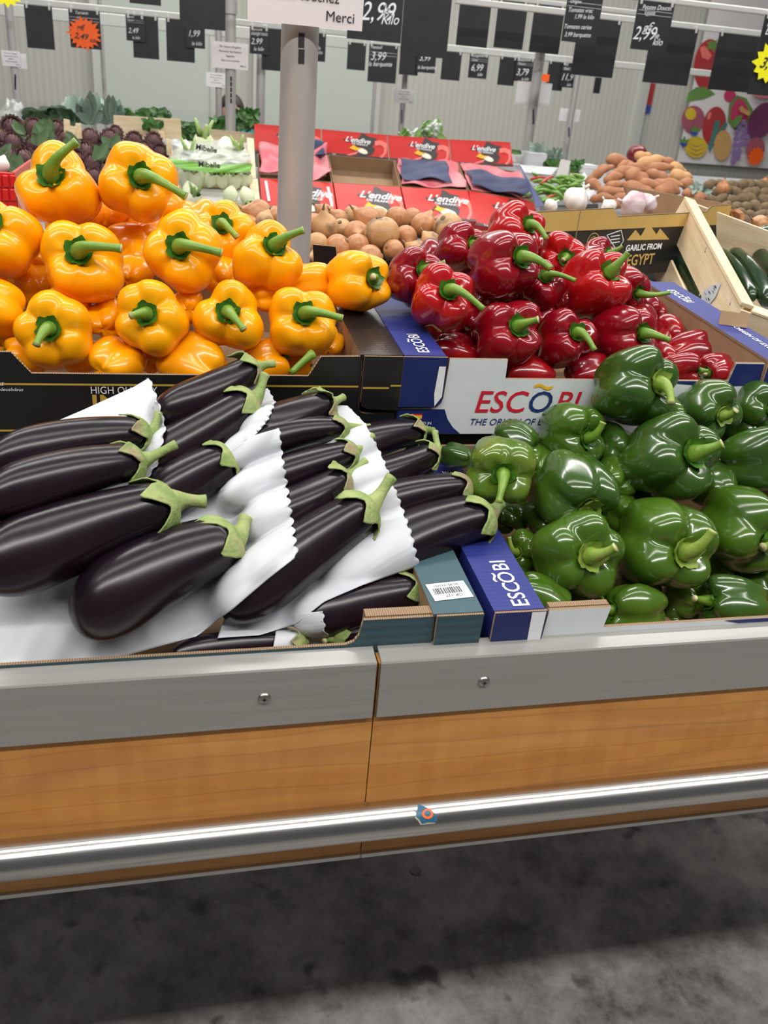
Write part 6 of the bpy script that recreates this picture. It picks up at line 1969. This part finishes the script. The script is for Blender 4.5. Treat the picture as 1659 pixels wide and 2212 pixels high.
slate('chalked slate priced 1,99 under the large blank one', (400, 35), (443, 106), (1, 1), [(0.1, 0.42, .42, '1,99'), (0.3, 0.10, .26, 'le kilo')], clips=False)
slate('chalked slate priced 2,99 just left of the nearest pole', (540, 54), (580, 119), (1, 1), [(0.05, 0.86, .20, 'Haricots'), (0.05, 0.70, .22, 'mange tout'), (0.05, 0.36, .40, '2,99'), (0.2, 0.12, .26, 'le kilo')], clips=False)
slate('blank slate half hidden by the nearest pole', (566, 66), (640, 157), (1, 0))
slate('narrow chalked slate just right of the nearest pole', (660, 60), (702, 134), (1, 1), [(0.62, 0.42, .22, 'le'), (0.58, 0.26, .22, 'kilo')], clips=False)
slate('small blank slate right of the Merci notice', (752, 90), (788, 153), (2, 0))
slate('large chalked slate reading ,99 le kilo beside the Merci notice', (760, -120), (865, 94), (5, 1), [(0.22, 0.28, .42, '2,99'), (0.62, 0.40, .20, 'le'), (0.60, 0.25, .24, 'Kilo'), (0.3, 0.85, .2, 'France')], clips=False)
slate('chalked slate priced 3,99 under the large chalked one', (799, 88), (854, 181), (2, 1), [(0.05, 0.88, .15, 'Fenouil'), (0.05, 0.58, .36, '3,99'), (0.0, 0.42, .20, 'la barquette')])
slate('large blank dark slate right of the large chalked one', (878, -60), (964, 127), (5, 1))
slate('blank slate half hidden under the large blank dark one', (865, 113), (902, 164), (2, 0))
slate('small chalked slate priced 3,99 left of the small blank one', (902, 118), (939, 159), (2, 1), [(0.1, 0.50, .40, '3,99'), (0.05, 0.14, .24, 'la barquette')], clips=False)
slate('tall blank slate in the upper row above the small 6,99 one', (996, -14), (1051, 104), (3, 0))
slate('small blank slate left of the 6,99 one', (957, 113), (992, 175), (2, 0))
slate('small chalked slate priced 6,99 in the lower far row', (1018, 98), (1050, 171), (2, 1), [(0.1, 0.88, .2, 'Gingembre'), (0.1, 0.70, .16, 'Chine'), (0.1, 0.30, .44, '6,99'), (0.5, 0.10, .22, 'kilo')], clips=False)
slate('tall blank slate in the upper row left of the right pole', (1078, 0), (1128, 108), (3, 0))
slate('tall blank slate in the upper row behind the right pole', (1156, 10), (1206, 118), (3, 0))
slate('small blank slate in the lower far row left of the 3,79 one', (1081, 125), (1109, 186), (2, 0))
slate('small chalked slate priced 3,79 left of the right pole', (1119, 108), (1148, 178), (2, 1), [(0.05, 0.88, .22, 'Betterave'), (0.1, 0.72, .18, 'France'), (0.05, 0.26, .46, '3,79'), (0.4, 0.05, .2, 'le kilo')], clips=False)
sos = slate('small blank slate with orange stickers right of the right pole', (1186, 137), (1213, 197), (2, 0))
slate('small chalked slate priced 11,99 beside the large blank one', (1218, 123), (1246, 191), (2, 1), [(0.1, 0.88, .22, 'Ail'), (0.1, 0.72, .18, 'Rosé'), (0.0, 0.28, .46, '11,99'), (0.4, 0.06, .2, 'kilo')], clips=False)
slate('large chalked slate with two tomato prices in small writing', (1228, -14), (1287, 96), (5, 1), [(0.08, 0.78, .12, 'Origine'), (0.05, 0.60, .15, 'Tomates vrac'), (0.25, 0.48, .15, '1,99 le kilo'), (0.0, 0.26, .15, 'Tomates cerise'), (0.05, 0.10, .15, '3,99 barquette')], clips=False)
slate('large blank slate behind the one with two tomato prices', (1254, 26), (1322, 169), (4, 0))
cc = aty(1291, 184, 9.19); setp(obj('small_card', G().box(cc[0]-0.035, cc[0]+0.035, 9.192, 9.199, cc[2]-0.07, cc[2]+0.07), 'slate', None, smooth=False), 'tiny dark card on the far wall under a large blank slate', 'card')
slate('large chalked slate reading 2,99 le kilo at the top right', (1384, -20), (1438, 113), (5, 1), [(0.12, 0.82, .15, 'Patates Douces'), (0.2, 0.72, .13, 'Egypte'), (0.25, 0.38, .28, 'g€'), (0.0, 0.20, .42, '2,99'), (0.6, 0.26, .2, 'le'), (0.58, 0.12, .22, 'kilo')], clips=False)
slate('large blank slate between the 2,99 one and the fruit poster tomato', (1411, 54), (1484, 186), (4, 0))
slate('large blank slate overlapping the tomato of the fruit poster', (1556, 68), (1644, 203), (4, 0))
slate('slate at the right photo edge with a yellow starburst', (1655, 30), (1740, 215), (5, 1), [(0.05, 0.86, .15, 'Pomme de terre'), (0.05, 0.76, .15, 'Belle')], ((1664, 137), 42, 'neon_yellow_card', [(-.62, -.22, .70, '3,49')]))
slate('slate with a yellow starburst cut off at the top left corner', (-60, -90), (20, -6), (5, 1), None, ((14, -16), 30, 'neon_yellow_card', []), clips=False)
q = aty(1174, 168, RAILS[2][0]-0.007); obj('orange_sticker', G().box(q[0]-0.012, q[0]+0.04, q[1]-0.001, q[1], q[2]-0.022, q[2]+0.022), 'orange_card', sos, smooth=False)
notice = [(0.5, 0.80, 0.105, 'CENTER', "Par mesure d'hygiène"), (0.5, 0.62, 0.105, 'CENTER', 'Personne des fruits et'), (0.5, 0.45, 0.105, 'CENTER', 'légumes'), (0.5, 0.28, 0.105, 'CENTER', 'Que vous touchez'), (0.94, 0.10, 0.105, 'RIGHT', 'Merci')]
def fsign(label, tl, br, Y, lines=notice): sign(label, tl, br, Y, lines)
fsign('white notice with grey text on the herb pole, largest of the far ones', (458, 88), (536, 152), 4.372)
fsign('white notice just below the largest far one, slightly left', (445, 155), (489, 190), 6.575)
fsign('white notice on the thin pole near the left photo edge', (2, 108), (46, 145), 4.577)
fsign('blank white sheet peeking out right behind the left edge notice', (36, 115), (59, 149), 4.5805, [])
fsign('white notice on the thin pole above the salad bag', (852, 191), (893, 225), 6.178)
fsign('blank white paper behind the right pole', (1119, 174), (1186, 232), 4.626, [])
fsign('smaller blank white paper behind the second thin pole on the right', (1211, 233), (1250, 264), 6.021, [])

# ---- the fruit poster on the right end of the back wall
YP = 9.10
po = thing('fruit_poster', 'white poster of painted fruit and vegetables on the right of the back wall', 'poster', tuple(aty(1600, 350, YP)))
a, b, c_ = aty(1502, 30, YP), aty(1900, 30, YP), aty(1453, 349, YP)
obj('backing', G().box(c_[0]+0.06, c_[0]+3.2, YP, YP+0.02, c_[2], c_[2]+2.05), 'sign_white', po, smooth=False)
def pm(name, c1, c2, sc=3.0):
    mat(name, c1, c2, rough=0.5, scale=sc)
pm('poster_red', (0.50, 0.03, 0.03), (0.36, 0.05, 0.05)); pm('poster_green', (0.16, 0.33, 0.07), (0.10, 0.24, 0.06)); pm('poster_yellow', (0.72, 0.53, 0.04), (0.60, 0.42, 0.03))
pm('poster_purple', (0.13, 0.03, 0.09), (0.20, 0.05, 0.12)); pm('poster_lilac', (0.32, 0.20, 0.45), (0.24, 0.13, 0.36)); pm('poster_pink', (0.62, 0.04, 0.14), (0.50, 0.05, 0.12))
pm('poster_tan', (0.62, 0.38, 0.14), (0.55, 0.30, 0.10)); pm('poster_teal', (0.06, 0.24, 0.22), (0.05, 0.18, 0.16)); pm('poster_mauve', (0.42, 0.10, 0.14), (0.34, 0.10, 0.15)); pm('poster_blue', (0.04, 0.07, 0.35), (0.06, 0.10, 0.40))
lay = [0]
def pell(nm, m, cx, cy, rx, ry, rot=0.0):
    lay[0] += 1
    Yq = YP-0.002-0.0015*lay[0]
    pts = [(cx+rx*cos(t)*cos(rot)-ry*sin(t)*sin(rot), cy+rx*cos(t)*sin(rot)+ry*sin(t)*cos(rot)) for t in np.linspace(0, 2*pi, 26)[:-1]]
    g = G().add([aty(x, y, Yq) for x, y in pts][::-1], [tuple(range(25))])
    return obj(nm, g, m, po, smooth=False)
def ppoly(nm, m, pts):
    lay[0] += 1
    Yq = YP-0.002-0.0015*lay[0]
    g = G().add([aty(x, y, Yq) for x, y in pts][::-1], [tuple(range(len(pts)))])
    return obj(nm, g, m, po, smooth=False)
pell('tomato_picture', 'poster_red', 1530, 140, 31, 56, 0.12)
ppoly('tomato_leaf_picture', 'poster_green', [(1533, 82), (1540, 92), (1550, 84), (1547, 96), (1556, 100), (1545, 103), (1543, 113), (1535, 104), (1524, 108), (1531, 97), (1526, 90), (1534, 92)])
ppoly('tomato_shine_picture', 'endive_pink', [(1512, 103), (1522, 98), (1538, 120), (1530, 130), (1516, 124)])
ppoly('leaf_picture', 'poster_green', [(1482, 222), (1487, 200), (1505, 188), (1528, 189), (1545, 203), (1520, 214), (1498, 217)])
pell('radish_picture', 'poster_pink', 1577, 207, 13, 14)
ppoly('melon_rind_picture', 'poster_green', [(1575, 226), (1592, 206), (1612, 212), (1628, 240), (1622, 262), (1590, 285), (1572, 262)])
ppoly('melon_flesh_picture', 'poster_pink', [(1580, 230), (1594, 212), (1606, 216), (1620, 243), (1612, 262), (1588, 270), (1577, 255)])
pell('plum_picture', 'poster_mauve', 1497, 258, 25, 30, 0.15)
pell('star_fruit_picture', 'poster_yellow', 1492, 246, 12, 13)
pell('apple_picture', 'poster_red', 1543, 272, 25, 42, 0.18)
pell('apple_shine_picture', 'endive_pink', 1532, 250, 3.5, 9, 0.3)
ppoly('teal_leaf_picture', 'poster_teal', [(1545, 260), (1556, 262), (1550, 285), (1534, 330), (1530, 318), (1540, 280)])
ppoly('teal_leaf_picture', 'poster_teal', [(1568, 262), (1572, 270), (1555, 292), (1552, 282)])
pell('banana_picture', 'poster_yellow', 1504, 318, 24, 23, 0.1)
for k in range(3):
    ppoly('banana_line_picture', 'poster_mauve', [(1486, 308+k*9), (1504, 316+k*9), (1526, 309+k*9), (1504, 318+k*9)])
for (x, y) in ((1477, 309), (1500, 285)):
    pell('berry_picture', 'poster_blue', x, y, 8, 8)
    ppoly('berry_leaf_picture', 'poster_green', [(x-9, y-12), (x-3, y-7), (x+2, y-16), (x+5, y-6), (x+12, y-10), (x+8, y+1), (x-7, y-1)])
pell('mango_picture', 'poster_tan', 1561, 314, 19, 33, 0.10)
gp = [(0, 0), (-9, 10), (9, 8), (-14, 22), (2, 20), (14, 18), (-16, 36), (-3, 33), (9, 31), (-18, 50), (-6, 48), (5, 45), (-19, 64), (-9, 62), (-20, 76), (-12, 74), (-22, 86)]
for (x, y) in gp:
    pell('grape_picture', 'poster_lilac', 1606+x, 264+y*1.0, 6.0, 6.5)
ppoly('vine_leaf_picture', 'poster_green', [(1578, 270), (1590, 252), (1604, 247), (1600, 262), (1588, 276)])
ppoly('branch_picture', 'poster_tan', [(1596, 234), (1602, 228), (1610, 236), (1622, 242), (1618, 250), (1600, 242)])
pell('aubergine_picture', 'poster_purple', 1646, 260, 27, 42, 0.5)
pell('garlic_picture', 'tissue_pink', 1648, 198, 25, 14, 0.1)
pell('pepper_picture', 'poster_mauve', 1632, 322, 20, 26, 0.3)
lay[0] += 3
c = aty(1633, 338, YP-0.08)
rr = 19*depth(c)/FPX
poly = [(c[0]+rr*(1.08 if k % 2 == 0 else 0.80)*cos(pi*k/12), c[2]+rr*(1.08 if k % 2 == 0 else 0.80)*sin(pi*k/12)) for k in range(24)]
ob = obj('starburst_card', G().prism(poly, 0.002, T_((0, c[1], 0))), 'orange_card', None, smooth=False)
setp(ob, 'small orange starburst card near the bottom of the fruit poster', 'price card')
sg = aty(1405, 210, 9.18)
g = G().box(sg[0]-0.03, sg[0]+0.03, 9.18, 9.198, sg[2]+0.0, sg[2]+0.13, 0).box(sg[0]-0.03, sg[0]+0.03, 9.18, 9.198, sg[2]-0.15, sg[2]-0.075, 1)
setp(obj('wall_sign', g.box(sg[0]-0.03, sg[0]+0.03, 9.18, 9.198, sg[2]-0.075, sg[2], 0), ['poster_red', 'poster_blue'], None, smooth=False), 'narrow red and blue sign on the back wall right of the corner trim', 'sign')

# ================================================================ the person behind the herb pole
def person():
    h = aty(500, 206, 6.9)
    x0, zt = h[0], h[2]
    Hh = 0.225
    y0 = 6.9
    s = zt/1.62
    J = {'pelvis': (x0, y0, 0.92*s), 'waist': (x0, y0, 1.04*s), 'chest': (x0, y0, 1.24*s), 'neck': (x0, y0, 1.37*s), 'neck2': (x0, y0-0.01, 1.43*s),
         'shl': (x0-0.17*s, y0, 1.33*s), 'ell': (x0-0.22*s, y0-0.02, 1.07*s), 'wrl': (x0-0.20*s, y0-0.12, 0.86*s), 'shr': (x0+0.17*s, y0, 1.33*s), 'elr': (x0+0.23*s, y0-0.03, 1.07*s), 'wrr': (x0+0.18*s, y0-0.16, 0.90*s),
         'hl': (x0-0.09*s, y0, 0.88*s), 'kl': (x0-0.10*s, y0-0.01, 0.48*s), 'al': (x0-0.10*s, y0+0.02, 0.08*s), 'tl': (x0-0.11*s, y0-0.14, 0.03*s),
         'hr': (x0+0.09*s, y0, 0.88*s), 'kr': (x0+0.10*s, y0-0.01, 0.48*s), 'ar': (x0+0.10*s, y0+0.02, 0.08*s), 'tr': (x0+0.11*s, y0-0.14, 0.03*s)}
    R = {'pelvis': .14, 'waist': .12, 'chest': .14, 'neck': .055, 'neck2': .05, 'shl': .06, 'ell': .042, 'wrl': .027, 'shr': .06, 'elr': .042, 'wrr': .027,
         'hl': .085, 'kl': .058, 'al': .040, 'tl': .030, 'hr': .085, 'kr': .058, 'ar': .040, 'tr': .030}
    E = [('pelvis', 'waist'), ('waist', 'chest'), ('chest', 'neck'), ('neck', 'neck2'), ('chest', 'shl'), ('shl', 'ell'), ('ell', 'wrl'), ('chest', 'shr'), ('shr', 'elr'), ('elr', 'wrr'),
         ('pelvis', 'hl'), ('hl', 'kl'), ('kl', 'al'), ('al', 'tl'), ('pelvis', 'hr'), ('hr', 'kr'), ('kr', 'ar'), ('ar', 'tr')]
    # hands: palm and five fingers each
    for sd, sg_ in (('l', -1), ('r', 1)):
        w = np.array(J['wr'+sd]); 
        J['pm'+sd] = tuple(w+np.array([0, -0.045, -0.045])); R['pm'+sd] = .026; E.append(('wr'+sd, 'pm'+sd))
        for k in range(5):
            off = np.array([(k-2)*0.018*sg_, -0.02, -0.03]) if k else np.array([-0.045*sg_, -0.01, -0.005])
            a = w+np.array([0, -0.045, -0.045])+off
            b = a+np.array([0, -0.022, -0.030 if k else -0.02])
            J['f%s%d' % (sd, k)] = tuple(a); J['g%s%d' % (sd, k)] = tuple(b)
            R['f%s%d' % (sd, k)] = .0095; R['g%s%d' % (sd, k)] = .008
            E += [('pm'+sd, 'f%s%d' % (sd, k)), ('f%s%d' % (sd, k), 'g%s%d' % (sd, k))]
    t = thing('person', 'person in turquoise with dark hair, mostly hidden behind the herb pole', 'person', (x0, y0, 0))
    ks = list(J)
    def skin(name, keys, m, grow=0.0, root='pelvis', mods=True):
        idx = {k: i for i, k in enumerate(keys)}
        me = bpy.data.meshes.new(name)
        me.from_pydata([(J[k][0]-x0, J[k][1]-y0, J[k][2]) for k in keys], [(idx[a], idx[b]) for a, b in E if a in idx and b in idx], [])
        o = bpy.data.objects.new(name, me); COL.objects.link(o); o.parent = t
        me.materials.append(MATS[m])
        sm = o.modifiers.new('skin', 'SKIN')
        for i, k in enumerate(keys):
            me.skin_vertices[0].data[i].radius = (R[k]*s+grow, R[k]*s*0.8+grow)
        me.skin_vertices[0].data[idx[root]].use_root = True
        sm.use_smooth_shade = True
        sb = o.modifiers.new('sub', 'SUBSURF'); sb.levels = sb.render_levels = 2
        return o
    skin('body', ks, 'skin')
    skin('shirt', ['pelvis', 'waist', 'chest', 'neck', 'shl', 'ell', 'shr', 'elr'], 'turquoise_cloth', 0.014)
    skin('trousers', ['pelvis', 'hl', 'kl', 'al', 'hr', 'kr', 'ar'], 'dark_cloth', 0.016)
    # head
    hc = np.array([x0, y0-0.02, zt-Hh*0.5])
    def hf(d):
        f = 1.0
        if d[1] < -0.3:
            f += 0.10*math.exp(-((d[2]+0.12)/0.16)**2-(d[0]/0.16)**2)      # nose
            f -= 0.05*math.exp(-((d[2]-0.08)/0.10)**2-((abs(d[0])-0.35)/0.16)**2)   # eye sockets
            f += 0.03*math.exp(-((d[2]+0.5)/0.08)**2-(d[0]/0.25)**2)      # lips
        f -= 0.10*max(0, -d[2])*(1 if d[1] > 0 else 0.4)
        return f
    hd = obj('head', G().sphere(hc, (0.078, 0.098, 0.118), 32, 24, fn=hf), 'skin', t)
    for sx in (-1, 1):
        obj('eye', G().sphere(hc+np.array([sx*0.030, -0.083, 0.010]), (0.011, 0.007, 0.007), 12, 8), 'print_white', hd)
        obj('pupil', G().sphere(hc+np.array([sx*0.030, -0.0895, 0.010]), (0.005, 0.003, 0.005), 10, 6), 'hair_dark', hd)
        obj('ear', G().sphere(hc+np.array([sx*0.080, 0.005, 0.0]), (0.010, 0.018, 0.030), 12, 8), 'skin', hd)
    obj('mouth', G().sphere(hc+np.array([0, -0.089, -0.055]), (0.022, 0.006, 0.006), 12, 6), 'tissue_pink', hd)
    def hairf(d):
        return 1.0 if (d[2] > 0.25 or d[1] > 0.0 or abs(d[0]) > 0.72) else 0.80
    obj('hair', G().sphere(hc+np.array([0, 0.014, 0.004]), (0.094, 0.108, 0.128), 32, 20, fn=hairf).tube([hc+np.array([-.07, .03, 0]), hc+np.array([-.095, .03, -.10]), hc+np.array([-.10, 0, -.23])], [0.035, 0.04, 0.025], 12)
        .tube([hc+np.array([.07, .03, 0]), hc+np.array([.09, .03, -.10]), hc+np.array([.095, 0, -.20])], [0.035, 0.035, 0.02], 12), 'hair_dark', t)
person()
